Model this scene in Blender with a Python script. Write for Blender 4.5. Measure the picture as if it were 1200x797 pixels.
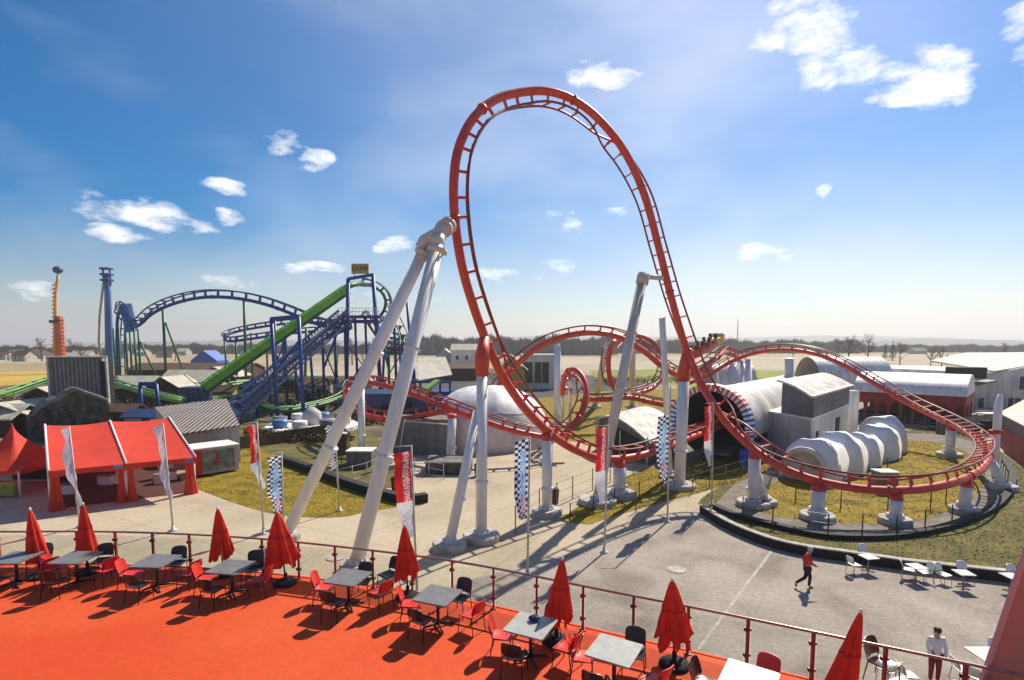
import bpy, bmesh, math, random
from mathutils import Vector, Matrix
R = math.radians
rnd = random.Random(7)
for o in list(bpy.data.objects):
    bpy.data.objects.remove(o)
scene = bpy.context.scene
C = scene.collection

# ------------------------------------------------------------------ camera
F, PX0, PITCH, HC, HOR = 640.0, 600.0, R(5.0), 10.0, 402.0
PY0 = HOR + F * math.tan(PITCH)
cam_d = bpy.data.cameras.new('camera')
cam = bpy.data.objects.new('camera', cam_d); C.objects.link(cam)
cam_d.sensor_width = 36; cam_d.lens = 36 * F / 1200
cam_d.shift_y = (PY0 - 398.5) / 1200
cam_d.clip_start = 0.1; cam_d.clip_end = 20000
cam.location = (0, 0, HC); cam.rotation_euler = (R(90) - PITCH, 0, 0)
scene.camera = cam

# ------------------------------------------------------------------ light
SUN_AZ, SUN_EL = R(33), R(45)
scene.view_settings.view_transform = 'Standard'
scene.view_settings.look = 'None'
scene.view_settings.exposure = 0.68
scene.view_settings.gamma = 1
world = bpy.data.worlds.new('World'); scene.world = world; world.use_nodes = True
sd = bpy.data.lights.new('sun', 'SUN'); sd.energy = 4.2; sd.angle = R(0.5); sd.color = (1, .91, .76)
so = bpy.data.objects.new('sun', sd); C.objects.link(so)
so.rotation_euler = (R(90) - SUN_EL, 0, -SUN_AZ + math.pi)
so.rotation_euler = Vector((math.sin(SUN_AZ) * math.cos(SUN_EL), math.cos(SUN_AZ) * math.cos(SUN_EL), math.sin(SUN_EL))).to_track_quat('Z', 'Y').to_euler()
so.location = (20, 40, 60)

def raydir(px, py):
    x = (px - PX0) / F; y = -(py - PY0) / F
    return Vector((x, math.cos(PITCH) + y * math.sin(PITCH), -math.sin(PITCH) + y * math.cos(PITCH)))
def P(px, py, Y):
    d = raydir(px, py); return Vector((d.x * Y / d.y, Y, HC + d.z * Y / d.y))
def G(px, py, z=0.0):
    d = raydir(px, py); t = (z - HC) / d.z
    return Vector((d.x * t, d.y * t, z))

def build_world():
    nt = world.node_tree; N = nt.nodes; L = nt.links
    bg = N['Background']; bg.inputs['Strength'].default_value = 0.072
    sky = N.new('ShaderNodeTexSky'); sky.sky_type = 'NISHITA'; sky.sun_disc = False
    sky.sun_elevation = SUN_EL; sky.sun_rotation = SUN_AZ
    sky.air_density = 1.0; sky.dust_density = 0.8; sky.ozone_density = 3.5; sky.altitude = 200
    tc = N.new('ShaderNodeTexCoord')
    hs = N.new('ShaderNodeHueSaturation'); hs.inputs['Saturation'].default_value = 2.9; hs.inputs['Value'].default_value = .9; hs.inputs['Hue'].default_value = .501
    L.new(sky.outputs[0], hs.inputs['Color'])
    sz = N.new('ShaderNodeSeparateXYZ'); L.new(tc.outputs['Generated'], sz.inputs[0])
    mr = N.new('ShaderNodeMapRange'); mr.inputs['From Min'].default_value = .0; mr.inputs['From Max'].default_value = .42; mr.inputs['To Min'].default_value = .75; mr.inputs['To Max'].default_value = 2.7
    L.new(sz.outputs[2], mr.inputs['Value']); L.new(mr.outputs[0], hs.inputs['Saturation'])
    noise = N.new('ShaderNodeTexNoise'); noise.inputs['Scale'].default_value = 15; noise.inputs['Detail'].default_value = 9; noise.inputs['Roughness'].default_value = .62
    mp = N.new('ShaderNodeMapping'); mp.inputs['Scale'].default_value = (1, 1, 2.2)
    L.new(tc.outputs['Generated'], mp.inputs['Vector']); L.new(mp.outputs[0], noise.inputs['Vector'])
    n2 = N.new('ShaderNodeTexNoise'); n2.inputs['Scale'].default_value = 2.2; n2.inputs['Detail'].default_value = 6
    L.new(mp.outputs[0], n2.inputs['Vector'])
    def math_(op, a, b, c=None, clamp=False):
        m = N.new('ShaderNodeMath'); m.operation = op; m.use_clamp = clamp
        for i, v in enumerate((a, b, c)):
            if v is None: continue
            if isinstance(v, (int, float)): m.inputs[i].default_value = v
            else: L.new(v, m.inputs[i])
        return m.outputs[0]
    # clouds stand at fixed directions of the sky: (px, py, width px, height px, density)
    clouds = [(955, 52, 64, 18, 1.0), (975, 80, 50, 13, .95), (1015, 94, 50, 12, 1.0), (1060, 104, 56, 13, 1.1), (1102, 62, 38, 32, 1.1), (1200, 20, 26, 16, 1.0), (960, 8, 50, 12, .9),
              (706, 95, 56, 13, .85), (345, 171, 24, 9, .9), (378, 186, 20, 9, .85), (255, 215, 34, 9, .9), (262, 254, 22, 8, .85),
              (178, 262, 58, 17, .85), (150, 281, 36, 8, .9), (458, 290, 26, 8, .85), (368, 313, 38, 8, .85), (285, 328, 48, 8, .8),
              (892, 300, 34, 12, .95), (660, 258, 24, 10, .8), (722, 242, 28, 7, .7), (600, 325, 60, 8, .5), (660, 314, 40, 8, .55),
              (965, 226, 10, 6, .7), (44, 338, 30, 8, .6), (1200, 75, 16, 10, .7), (900, 380, 170, 7, .3), (420, 345, 100, 7, .35)]
    wn = N.new('ShaderNodeTexNoise'); wn.inputs['Scale'].default_value = 7; wn.inputs['Detail'].default_value = 4; L.new(mp.outputs[0], wn.inputs['Vector'])
    wsep = N.new('ShaderNodeSeparateColor'); L.new(wn.outputs['Color'], wsep.inputs[0])
    wx = math_('MULTIPLY_ADD', wsep.outputs[0], 2.6, -1.3); wy = math_('MULTIPLY_ADD', wsep.outputs[1], 3.6, -1.8)
    total = None
    for (px, py, w, h, dn) in clouds:
        d = raydir(px, py).normalized()
        az = math.atan2(d.x, d.y)
        right = Vector((math.cos(az), -math.sin(az), 0)); up = right.cross(d).normalized()
        wa = w / F * (d.y ** 1) * .95; ha = h / F * .95
        def dot(v, k):
            m = N.new('ShaderNodeVectorMath'); m.operation = 'DOT_PRODUCT'
            L.new(tc.outputs['Generated'], m.inputs[0]); m.inputs[1].default_value = v * k
            return m.outputs['Value']
        a = math_('ADD', dot(right, 1 / wa / 1.12), wx); b0 = math_('ADD', dot(up, 1 / ha / 1.3), wy)
        c = dot(d, 1.0)
        a2 = math_('MULTIPLY', a, a); b2 = math_('MULTIPLY', b0, b0)
        s = math_('ADD', a2, b2)
        e = math_('SUBTRACT', 1.0, s, None, True)
        e = math_('MULTIPLY', e, math_('GREATER_THAN', c, 0.3))
        e = math_('MULTIPLY', math_('POWER', e, .8), dn)
        total = e if total is None else math_('MAXIMUM', total, e)
    # density = mask * ramp(noise)
    k = math_('MULTIPLY_ADD', noise.outputs[0], 3.7, -2.2)
    k = math_('ADD', k, total)
    k = math_('MULTIPLY', math_('MULTIPLY', k, 1.05, None, True), math_('MULTIPLY', total, 2.5, None, True), None, True)
    veil = math_('MULTIPLY', math_('MULTIPLY_ADD', n2.outputs[0], 2.6, -1.2, True), .30)
    k = math_('MAXIMUM', k, veil)
    sdv = Vector((math.sin(R(25)) * math.cos(R(34)), math.cos(R(25)) * math.cos(R(34)), math.sin(R(34))))
    m = N.new('ShaderNodeVectorMath'); m.operation = 'DOT_PRODUCT'; L.new(tc.outputs['Generated'], m.inputs[0]); m.inputs[1].default_value = sdv
    gl = math_('POWER', math_('MAXIMUM', m.outputs['Value'], 0.0), 5.5)
    gl = math_('MULTIPLY', gl, math_('MULTIPLY_ADD', n2.outputs[0], .6, .05))
    k = math_('ADD', k, math_('MULTIPLY', gl, math_('SUBTRACT', 1.0, k)), None, True)
    mix = N.new('ShaderNodeMix'); mix.data_type = 'RGBA'
    L.new(k, mix.inputs[0]); L.new(hs.outputs[0], mix.inputs[6]); mix.inputs[7].default_value = (11.0, 11.0, 10.8, 1)
    L.new(mix.outputs[2], bg.inputs['Color'])
build_world()

# ------------------------------------------------------------------ materials
def mat(name, col, rough=.6, var=.12, scale=3.0, metal=0, bump=0.0, bscale=30, spec=.5, coat=0, obj=True, col2=None, rs=None, streak=0):
    m = bpy.data.materials.new(name); m.use_nodes = True
    nt = m.node_tree; N = nt.nodes; L = nt.links; b = N['Principled BSDF']
    b.inputs['Roughness'].default_value = rough; b.inputs['Metallic'].default_value = metal
    b.inputs['Specular IOR Level'].default_value = spec
    if coat: b.inputs['Coat Weight'].default_value = coat
    tc = N.new('ShaderNodeTexCoord')
    n = N.new('ShaderNodeTexNoise'); n.inputs['Scale'].default_value = scale; n.inputs['Detail'].default_value = 8; n.inputs['Roughness'].default_value = .65
    if streak:
        sm_ = N.new('ShaderNodeMapping'); sm_.inputs['Scale'].default_value = (1, 1, streak); L.new(tc.outputs['Object'], sm_.inputs[0]); L.new(sm_.outputs[0], n.inputs['Vector'])
    else: L.new(tc.outputs['Object'], n.inputs['Vector'])
    r = N.new('ShaderNodeValToRGB')
    c2 = col2 or tuple(min(1, c * (1 + var)) for c in col)
    c1 = tuple(c * (1 - var) for c in col)
    r.color_ramp.elements[0].color = (*c1, 1); r.color_ramp.elements[1].color = (*c2, 1)
    r.color_ramp.elements[0].position = .35; r.color_ramp.elements[1].position = .68
    L.new(n.outputs[0], r.inputs[0]); L.new(r.outputs[0], b.inputs['Base Color'])
    if bump:
        nb = N.new('ShaderNodeTexNoise'); nb.inputs['Scale'].default_value = bscale; nb.inputs['Detail'].default_value = 5
        L.new(tc.outputs['Object'], nb.inputs['Vector'])
        bp = N.new('ShaderNodeBump'); bp.inputs['Strength'].default_value = bump; bp.inputs['Distance'].default_value = .05
        L.new(nb.outputs[0], bp.inputs['Height']); L.new(bp.outputs[0], b.inputs['Normal'])
    return m

def ground_mat(name, cols, scales, rough=.95, bump=.3, bscale=8, fine=.55, joints=None):
    """layers of noise: cols = list of 3 colours, scales = (broad, fine)"""
    m = bpy.data.materials.new(name); m.use_nodes = True
    nt = m.node_tree; N = nt.nodes; L = nt.links; b = N['Principled BSDF']; b.inputs['Roughness'].default_value = rough
    b.inputs['Specular IOR Level'].default_value = .25
    tc = N.new('ShaderNodeTexCoord')
    n = N.new('ShaderNodeTexNoise'); n.inputs['Scale'].default_value = scales[0]; n.inputs['Detail'].default_value = 7; n.inputs['Distortion'].default_value = .6
    f = N.new('ShaderNodeTexNoise'); f.inputs['Scale'].default_value = scales[1]; f.inputs['Detail'].default_value = 6; f.inputs['Roughness'].default_value = .75
    L.new(tc.outputs['Object'], n.inputs['Vector']); L.new(tc.outputs['Object'], f.inputs['Vector'])
    r = N.new('ShaderNodeValToRGB'); cr = r.color_ramp
    cr.elements[0].position = .3; cr.elements[1].position = .72
    cr.elements[0].color = (*cols[0], 1); cr.elements[1].color = (*cols[2], 1)
    e = cr.elements.new(.5); e.color = (*cols[1], 1)
    L.new(n.outputs[0], r.inputs[0])
    mx = N.new('ShaderNodeMix'); mx.data_type = 'RGBA'; mx.blend_type = 'OVERLAY'; mx.inputs[0].default_value = fine
    rr = N.new('ShaderNodeValToRGB'); rr.color_ramp.elements[0].position = .3; rr.color_ramp.elements[1].position = .7
    rr.color_ramp.elements[0].color = (.25, .25, .25, 1); rr.color_ramp.elements[1].color = (.75, .75, .75, 1)
    L.new(f.outputs[0], rr.inputs[0]); L.new(r.outputs[0], mx.inputs[6]); L.new(rr.outputs[0], mx.inputs[7])
    out = mx.outputs[2]
    if joints:
        bt = N.new('ShaderNodeTexBrick'); bt.offset = 0; bt.inputs['Scale'].default_value = 1
        bt.inputs['Brick Width'].default_value = joints[0]; bt.inputs['Row Height'].default_value = joints[1]
        bt.inputs['Mortar Size'].default_value = .02; bt.inputs['Color1'].default_value = (1, 1, 1, 1); bt.inputs['Color2'].default_value = (.93, .93, .93, 1); bt.inputs['Mortar'].default_value = (.6, .6, .6, 1)
        mpp = N.new('ShaderNodeMapping'); mpp.inputs['Rotation'].default_value = (0, 0, joints[2])
        L.new(tc.outputs['Object'], mpp.inputs[0]); L.new(mpp.outputs[0], bt.inputs['Vector'])
        m2 = N.new('ShaderNodeMix'); m2.data_type = 'RGBA'; m2.blend_type = 'MULTIPLY'; m2.inputs[0].default_value = 1
        L.new(out, m2.inputs[6]); L.new(bt.outputs[0], m2.inputs[7]); out = m2.outputs[2]
    L.new(out, b.inputs['Base Color'])
    bp = N.new('ShaderNodeBump'); bp.inputs['Strength'].default_value = bump; bp.inputs['Distance'].default_value = .06
    f2 = N.new('ShaderNodeTexNoise'); f2.inputs['Scale'].default_value = bscale; f2.inputs['Detail'].default_value = 4
    L.new(tc.outputs['Object'], f2.inputs['Vector']); L.new(f2.outputs[0], bp.inputs['Height']); L.new(bp.outputs[0], b.inputs['Normal'])
    return m

def stripes_mat(name, ca, cb, scale, axis=0, sharp=True, rough=.6, metal=0, dist=.04):
    """ribbed or striped sheet along one object axis, with a bump for ribs"""
    m = bpy.data.materials.new(name); m.use_nodes = True
    nt = m.node_tree; N = nt.nodes; L = nt.links; b = N['Principled BSDF']; b.inputs['Roughness'].default_value = rough; b.inputs['Metallic'].default_value = metal
    tc = N.new('ShaderNodeTexCoord'); w = N.new('ShaderNodeTexWave'); w.wave_type = 'BANDS'; w.bands_direction = 'XYZ'[axis]
    w.inputs['Scale'].default_value = scale; w.inputs['Distortion'].default_value = .15
    L.new(tc.outputs['UV'] if axis == 9 else tc.outputs['Object'], w.inputs['Vector'])
    n = N.new('ShaderNodeTexNoise'); n.inputs['Scale'].default_value = 1.3; n.inputs['Detail'].default_value = 8
    L.new(tc.outputs['Object'], n.inputs['Vector'])
    r = N.new('ShaderNodeValToRGB'); r.color_ramp.elements[0].color = (*ca, 1); r.color_ramp.elements[1].color = (*cb, 1)
    if sharp: r.color_ramp.elements[0].position = .45; r.color_ramp.elements[1].position = .55
    L.new(w.outputs[0], r.inputs[0])
    mx = N.new('ShaderNodeMix'); mx.data_type = 'RGBA'; mx.blend_type = 'MULTIPLY'; mx.inputs[0].default_value = .5
    r2 = N.new('ShaderNodeValToRGB'); r2.color_ramp.elements[0].position = .35; r2.color_ramp.elements[1].position = .65; r2.color_ramp.elements[0].color = (.55, .52, .5, 1)
    L.new(n.outputs[0], r2.inputs[0])
    L.new(r.outputs[0], mx.inputs[6]); L.new(r2.outputs[0], mx.inputs[7]); L.new(mx.outputs[2], b.inputs['Base Color'])
    bp = N.new('ShaderNodeBump'); bp.inputs['Strength'].default_value = .8; bp.inputs['Distance'].default_value = dist
    L.new(w.outputs[0], bp.inputs['Height']); L.new(bp.outputs[0], b.inputs['Normal'])
    return m

def glass_mat():
    m = bpy.data.materials.new('clear_glass'); m.use_nodes = True
    b = m.node_tree.nodes['Principled BSDF']
    nt = m.node_tree; N = nt.nodes; L = nt.links
    tr = N.new('ShaderNodeBsdfTransparent'); tr.inputs[0].default_value = (.93, .96, .95, 1)
    gl = N.new('ShaderNodeBsdfGlossy'); gl.inputs['Roughness'].default_value = .05
    fr = N.new('ShaderNodeFresnel'); fr.inputs[0].default_value = 1.35
    mx = N.new('ShaderNodeMixShader'); L.new(fr.outputs[0], mx.inputs[0]); L.new(tr.outputs[0], mx.inputs[1]); L.new(gl.outputs[0], mx.inputs[2])
    L.new(mx.outputs[0], N['Material Output'].inputs[0]); N.remove(b)
    return m

def banner_mat(kind):
    m = bpy.data.materials.new('banner_' + kind); m.use_nodes = True
    nt = m.node_tree; N = nt.nodes; L = nt.links; b = N['Principled BSDF']; b.inputs['Roughness'].default_value = .7
    tc = N.new('ShaderNodeTexCoord'); sep = N.new('ShaderNodeSeparateXYZ'); L.new(tc.outputs['UV'], sep.inputs[0])
    def ramp(src, stops, interp='CONSTANT'):
        r = N.new('ShaderNodeValToRGB'); r.color_ramp.interpolation = interp
        while len(r.color_ramp.elements) < len(stops): r.color_ramp.elements.new(.5)
        for e, (p, c) in zip(r.color_ramp.elements, stops): e.position = p; e.color = (*c, 1)
        L.new(src, r.inputs[0]); return r.outputs[0]
    def mixc(f, a, b_):
        x = N.new('ShaderNodeMix'); x.data_type = 'RGBA'; L.new(f, x.inputs[0]); L.new(a, x.inputs[6]); L.new(b_, x.inputs[7]); return x.outputs[2]
    wh = (.82, .82, .84); red = (.62, .02, .02); blue = (.05, .22, .62); blk = (.02, .035, .13); lb = (.3, .6, .85)
    if kind == 'checker':
        ck = N.new('ShaderNodeTexChecker'); mp = N.new('ShaderNodeMapping'); mp.inputs['Scale'].default_value = (4, 26, 1)
        L.new(tc.outputs['UV'], mp.inputs[0]); L.new(mp.outputs[0], ck.inputs['Vector']); ck.inputs['Scale'].default_value = 1
        ck.inputs[1].default_value = (*wh, 1); ck.inputs[2].default_value = (*blk, 1)
        nz = N.new('ShaderNodeTexNoise'); nz.inputs['Scale'].default_value = 9; nz.inputs['Detail'].default_value = 2
        mp2 = N.new('ShaderNodeMapping'); mp2.inputs['Scale'].default_value = (1, 3, 1); L.new(tc.outputs['UV'], mp2.inputs[0]); L.new(mp2.outputs[0], nz.inputs['Vector'])
        inner = ramp(nz.outputs[0], [(0, blue), (.42, lb), (.5, wh), (.56, blue), (.62, lb)])
        pinkz = ramp(sep.outputs[1], [(0, (1, 1, 1)), (.28, (0, 0, 0))])
        pk = ramp(nz.outputs[0], [(0, (.6, .1, .15)), (.48, wh), (.58, (.35, .3, .55))])
        inner = mixc(pinkz, inner, pk)
        side = ramp(sep.outputs[0], [(0, (1, 1, 1)), (.16, (0, 0, 0)), (.6, (1, 1, 1))])
        ends = ramp(sep.outputs[1], [(0, (1, 1, 1)), (.07, (0, 0, 0)), (.86, (1, 1, 1))])
        col = mixc(ends, mixc(side, inner, ck.outputs[0]), ck.outputs[0])
    elif kind == 'red':
        nz = N.new('ShaderNodeTexNoise'); nz.inputs['Scale'].default_value = 14; nz.inputs['Detail'].default_value = 2
        mp2 = N.new('ShaderNodeMapping'); mp2.inputs['Scale'].default_value = (1, 2.5, 1); L.new(tc.outputs['UV'], mp2.inputs[0]); L.new(mp2.outputs[0], nz.inputs['Vector'])
        letters = ramp(nz.outputs[0], [(0, red), (.5, wh), (.62, red)])
        low = ramp(nz.outputs[0], [(0, wh), (.52, (.25, .25, .35)), (.58, wh)])
        side = ramp(sep.outputs[0], [(0, (0, 0, 0)), (.12, (1, 1, 1)), (.5, (0, 0, 0))])
        redc = N.new('ShaderNodeRGB'); redc.outputs[0].default_value = (*red, 1)
        up = mixc(side, redc.outputs[0], letters)
        ends = ramp(sep.outputs[1], [(0, (1, 1, 1)), (.42, (0, 0, 0))])
        col = mixc(ends, up, low)
    else:
        nz = N.new('ShaderNodeTexNoise'); nz.inputs['Scale'].default_value = 12; nz.inputs['Detail'].default_value = 3
        mp2 = N.new('ShaderNodeMapping'); mp2.inputs['Scale'].default_value = (1, 3, 1); L.new(tc.outputs['UV'], mp2.inputs[0]); L.new(mp2.outputs[0], nz.inputs['Vector'])
        col = ramp(nz.outputs[0], [(0, (.62, .6, .7)), (.44, (.2, .15, .42)), (.5, wh), (.58, (.55, .12, .18)), (.63, (.7, .68, .78))])
    L.new(col, b.inputs['Base Color'])
    # light comes through the thin cloth
    tl = N.new('ShaderNodeBsdfTranslucent'); L.new(col, tl.inputs[0])
    ms = N.new('ShaderNodeMixShader'); ms.inputs[0].default_value = .35
    L.new(b.outputs[0], ms.inputs[1]); L.new(tl.outputs[0], ms.inputs[2]); L.new(ms.outputs[0], N['Material Output'].inputs[0])
    return m

def cloth_mat(name, col, trans=.3, var=.12, scale=2, rough=.75):
    m = mat(name, col, rough, var, scale, bump=.15, bscale=12)
    nt = m.node_tree; N = nt.nodes; L = nt.links; b = N['Principled BSDF']
    src = b.inputs['Base Color'].links[0].from_socket
    tl = N.new('ShaderNodeBsdfTranslucent'); L.new(src, tl.inputs[0])
    ms = N.new('ShaderNodeMixShader'); ms.inputs[0].default_value = trans
    L.new(b.outputs[0], ms.inputs[1]); L.new(tl.outputs[0], ms.inputs[2]); L.new(ms.outputs[0], N['Material Output'].inputs[0])
    return m

M = {}
M['red_steel'] = mat('red_painted_steel', (.64, .045, .022), .45, .2, 2.2, coat=.08, streak=.4, col2=(.72, .07, .03))
M['red_rail'] = mat('dark_red_rail', (.22, .025, .025), .4, .3, 2)
M['white_steel'] = mat('white_painted_steel', (.72, .69, .66), .42, .10, 3.5, coat=.1, streak=.12, col2=(.82, .80, .78))
M['dirty_white'] = mat('dirty_white_steel', (.58, .53, .46), .55, .2, .9)
M['blue_steel'] = mat('blue_painted_steel', (.018, .05, .26), .45, .35, 1.0)
M['blue_rail'] = mat('navy_rail', (.025, .05, .15), .45, .3, 2)
M['pale_blue'] = mat('pale_blue_steel', (.10, .2, .42), .45, .2, .4)
M['green_steel'] = mat('bright_green_steel', (.24, .60, .035), .45, .2, .5)
M['dark_green'] = mat('dark_green_steel', (.028, .15, .05), .5, .3, .8)
M['lime'] = mat('pale_green_steel', (.20, .42, .10), .5, .2, .5)
M['concrete'] = mat('footing_concrete', (.42, .39, .35), .9, .25, 2.5, bump=.4)
M['dark_concrete'] = mat('grey_concrete', (.2, .19, .18), .9, .3, 2.5, bump=.4)
M['tent_red'] = cloth_mat('red_tent_canvas', (.76, .055, .022), .25, .14, .7)
M['umbrella_red'] = cloth_mat('red_umbrella_canvas', (.78, .06, .022), .3, .2, 3)
M['white_trim'] = mat('white_trim', (.75, .72, .70), .6, .1, 3)
M['chair_red'] = mat('red_plastic', (.66, .04, .03), .35, .08, 3)
M['chair_black'] = mat('black_plastic', (.02, .02, .024), .35, .2, 3)
M['chair_white'] = mat('white_plastic', (.75, .73, .70), .4, .06, 3)
M['leg_metal'] = mat('dark_metal', (.05, .045, .045), .35, .3, 5, metal=.6)
M['table_grey'] = mat('grey_laminate', (.16, .155, .155), .45, .22, 7, bump=.05)
M['table_pale'] = mat('pale_laminate', (.36, .36, .32), .35, .15, 5)
M['table_white'] = mat('white_laminate', (.48, .46, .42), .35, .1, 5)
M['black_rubber'] = mat('black_rubber', (.016, .015, .018), .85, .4, 4, bump=.5, bscale=10)
M['glass'] = glass_mat()
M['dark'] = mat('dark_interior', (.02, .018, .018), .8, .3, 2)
M['dark_glass'] = mat('dark_window_glass', (.02, .022, .03), .12, .3, 1)
M['fabric_white'] = mat('white_membrane', (.80, .78, .75), .55, .12, .5, bump=.2, bscale=2)
M['fabric_grey'] = mat('weathered_membrane', (.62, .58, .52), .65, .22, .45, bump=.25, bscale=2)
M['wall_white'] = mat('white_plaster', (.78, .75, .72), .85, .10, .5, bump=.1)
M['wall_grey'] = mat('grey_panels', (.16, .15, .17), .7, .15, .6)
M['wall_pale'] = mat('pale_grey_panels', (.52, .50, .50), .7, .1, .5)
M['roof_pale'] = mat('pale_roof_sheet', (.46, .42, .34), .7, .25, .9, bump=.5, bscale=1.5)
M['roof_stained'] = mat('stained_white_roof', (.36, .34, .29), .7, .32, 1.4, col2=(.72, .70, .64), bump=.5, bscale=2)
M['wood_brown'] = mat('brown_timber', (.09, .045, .022), .85, .4, 1.2, bump=.4)
M['hall_red'] = mat('dark_red_hall_paint', (.34, .02, .03), .6, .2, .6)
M['corr_grey'] = stripes_mat('corrugated_grey_sheet', (.08, .068, .065), (.27, .24, .23), .62, 0, False)
M['corr_beige'] = stripes_mat('corrugated_beige_sheet', (.10, .08, .065), (.56, .49, .40), .72, 0, False, dist=.1)
M['stone'] = mat('dark_rough_stone', (.055, .05, .05), .95, .6, 1.1, bump=1, bscale=2.5, col2=(.13, .12, .11))
M['yellow_steel'] = mat('yellow_painted_steel', (.72, .42, .05), .5, .2, .4)
M['orange_steel'] = mat('orange_painted_steel', (.60, .14, .03), .5, .25, .4)
M['blue_cloth'] = mat('blue_tarpaulin', (.05, .13, .45), .6, .2, 1)
M['skin'] = mat('skin', (.50, .28, .20), .5, .08, 5)
M['cloth_red'] = mat('red_jacket_cloth', (.55, .02, .025), .8, .2, 8)
M['cloth_white'] = mat('white_shirt_cloth', (.75, .74, .76), .8, .08, 8)
M['cloth_black'] = mat('black_trouser_cloth', (.015, .015, .02), .85, .3, 8)
M['cloth_maroon'] = mat('maroon_trouser_cloth', (.15, .02, .03), .85, .3, 8)
M['hair_dark'] = mat('dark_hair', (.02, .014, .01), .6, .3, 20)
M['hair_fair'] = mat('light_cap', (.5, .42, .3), .7, .2, 20)
M['bark'] = mat('bare_bark', (.075, .055, .045), .95, .35, .4)
M['twig'] = mat('bare_twigs', (.17, .13, .10), .95, .4, .05)
M['conifer'] = mat('conifer_needles', (.02, .04, .022), .9, .4, .2)
M['shrub'] = mat('shrub_leaves', (.045, .065, .02), .9, .5, 1)
M['hedge'] = mat('brown_hedge', (.10, .07, .03), .95, .5, 1)
M['banner_checker'] = banner_mat('checker'); M['banner_red'] = banner_mat('red'); M['banner_purple'] = banner_mat('purple')
M['pink_wall'] = mat('red_painted_facade', (.50, .12, .12), .5, .1, 1.5)
M['sign_yellow'] = mat('ochre_sign_panel', (.55, .36, .08), .6, .15, 2)
M['sign_dark'] = mat('dark_brown_letters', (.10, .03, .02), .6, .1, 2)
M['paint_pale'] = mat('worn_pale_paint', (.33, .29, .25), .8, .2, 2.5, col2=(.46, .43, .39))

def seams(key, w, h, dark=.72, mortar=.03, off=0):
    """panel joints on upright faces: bricks laid over (x + y, z)"""
    m = M[key]; nt = m.node_tree; N = nt.nodes; L = nt.links; b = N['Principled BSDF']
    src = b.inputs['Base Color'].links[0].from_socket
    tc = N.new('ShaderNodeTexCoord'); s = N.new('ShaderNodeSeparateXYZ'); L.new(tc.outputs['Object'], s.inputs[0])
    a = N.new('ShaderNodeMath'); a.operation = 'ADD'; L.new(s.outputs[0], a.inputs[0]); L.new(s.outputs[1], a.inputs[1])
    c = N.new('ShaderNodeCombineXYZ'); L.new(a.outputs[0], c.inputs[0]); L.new(s.outputs[2], c.inputs[1])
    bt = N.new('ShaderNodeTexBrick'); bt.offset = off; bt.inputs['Scale'].default_value = 1; bt.inputs['Brick Width'].default_value = w; bt.inputs['Row Height'].default_value = h
    bt.inputs['Mortar Size'].default_value = mortar; bt.inputs['Color1'].default_value = (1, 1, 1, 1); bt.inputs['Color2'].default_value = (.88, .87, .86, 1); bt.inputs['Mortar'].default_value = (dark, dark, dark, 1)
    L.new(c.outputs[0], bt.inputs['Vector'])
    mx = N.new('ShaderNodeMix'); mx.data_type = 'RGBA'; mx.blend_type = 'MULTIPLY'; mx.inputs[0].default_value = 1
    L.new(src, mx.inputs[6]); L.new(bt.outputs[0], mx.inputs[7]); L.new(mx.outputs[2], b.inputs['Base Color'])
    n = N.new('ShaderNodeTexNoise'); n.inputs['Scale'].default_value = 1.2; n.inputs['Detail'].default_value = 7
    mp = N.new('ShaderNodeMapping'); mp.inputs['Scale'].default_value = (1.6, 1.6, .12); L.new(tc.outputs['Object'], mp.inputs[0]); L.new(mp.outputs[0], n.inputs['Vector'])
    r = N.new('ShaderNodeValToRGB'); r.color_ramp.elements[0].position = .35; r.color_ramp.elements[1].position = .6; r.color_ramp.elements[0].color = (.72, .69, .65, 1)
    L.new(n.outputs[0], r.inputs[0])
    m2 = N.new('ShaderNodeMix'); m2.data_type = 'RGBA'; m2.blend_type = 'MULTIPLY'; m2.inputs[0].default_value = .8
    L.new(mx.outputs[2], m2.inputs[6]); L.new(r.outputs[0], m2.inputs[7]); L.new(m2.outputs[2], b.inputs['Base Color'])
seams('wall_pale', 1.2, 2.6); seams('wall_grey', .9, 2.4, .6); seams('wall_white', 3.0, 1.6, .85); seams('fabric_white', 2.2, 50, .78, .05); seams('hall_red', 2.0, 30, .7); seams('dark_concrete', 2.4, 1.2, .7, .02)
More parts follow.
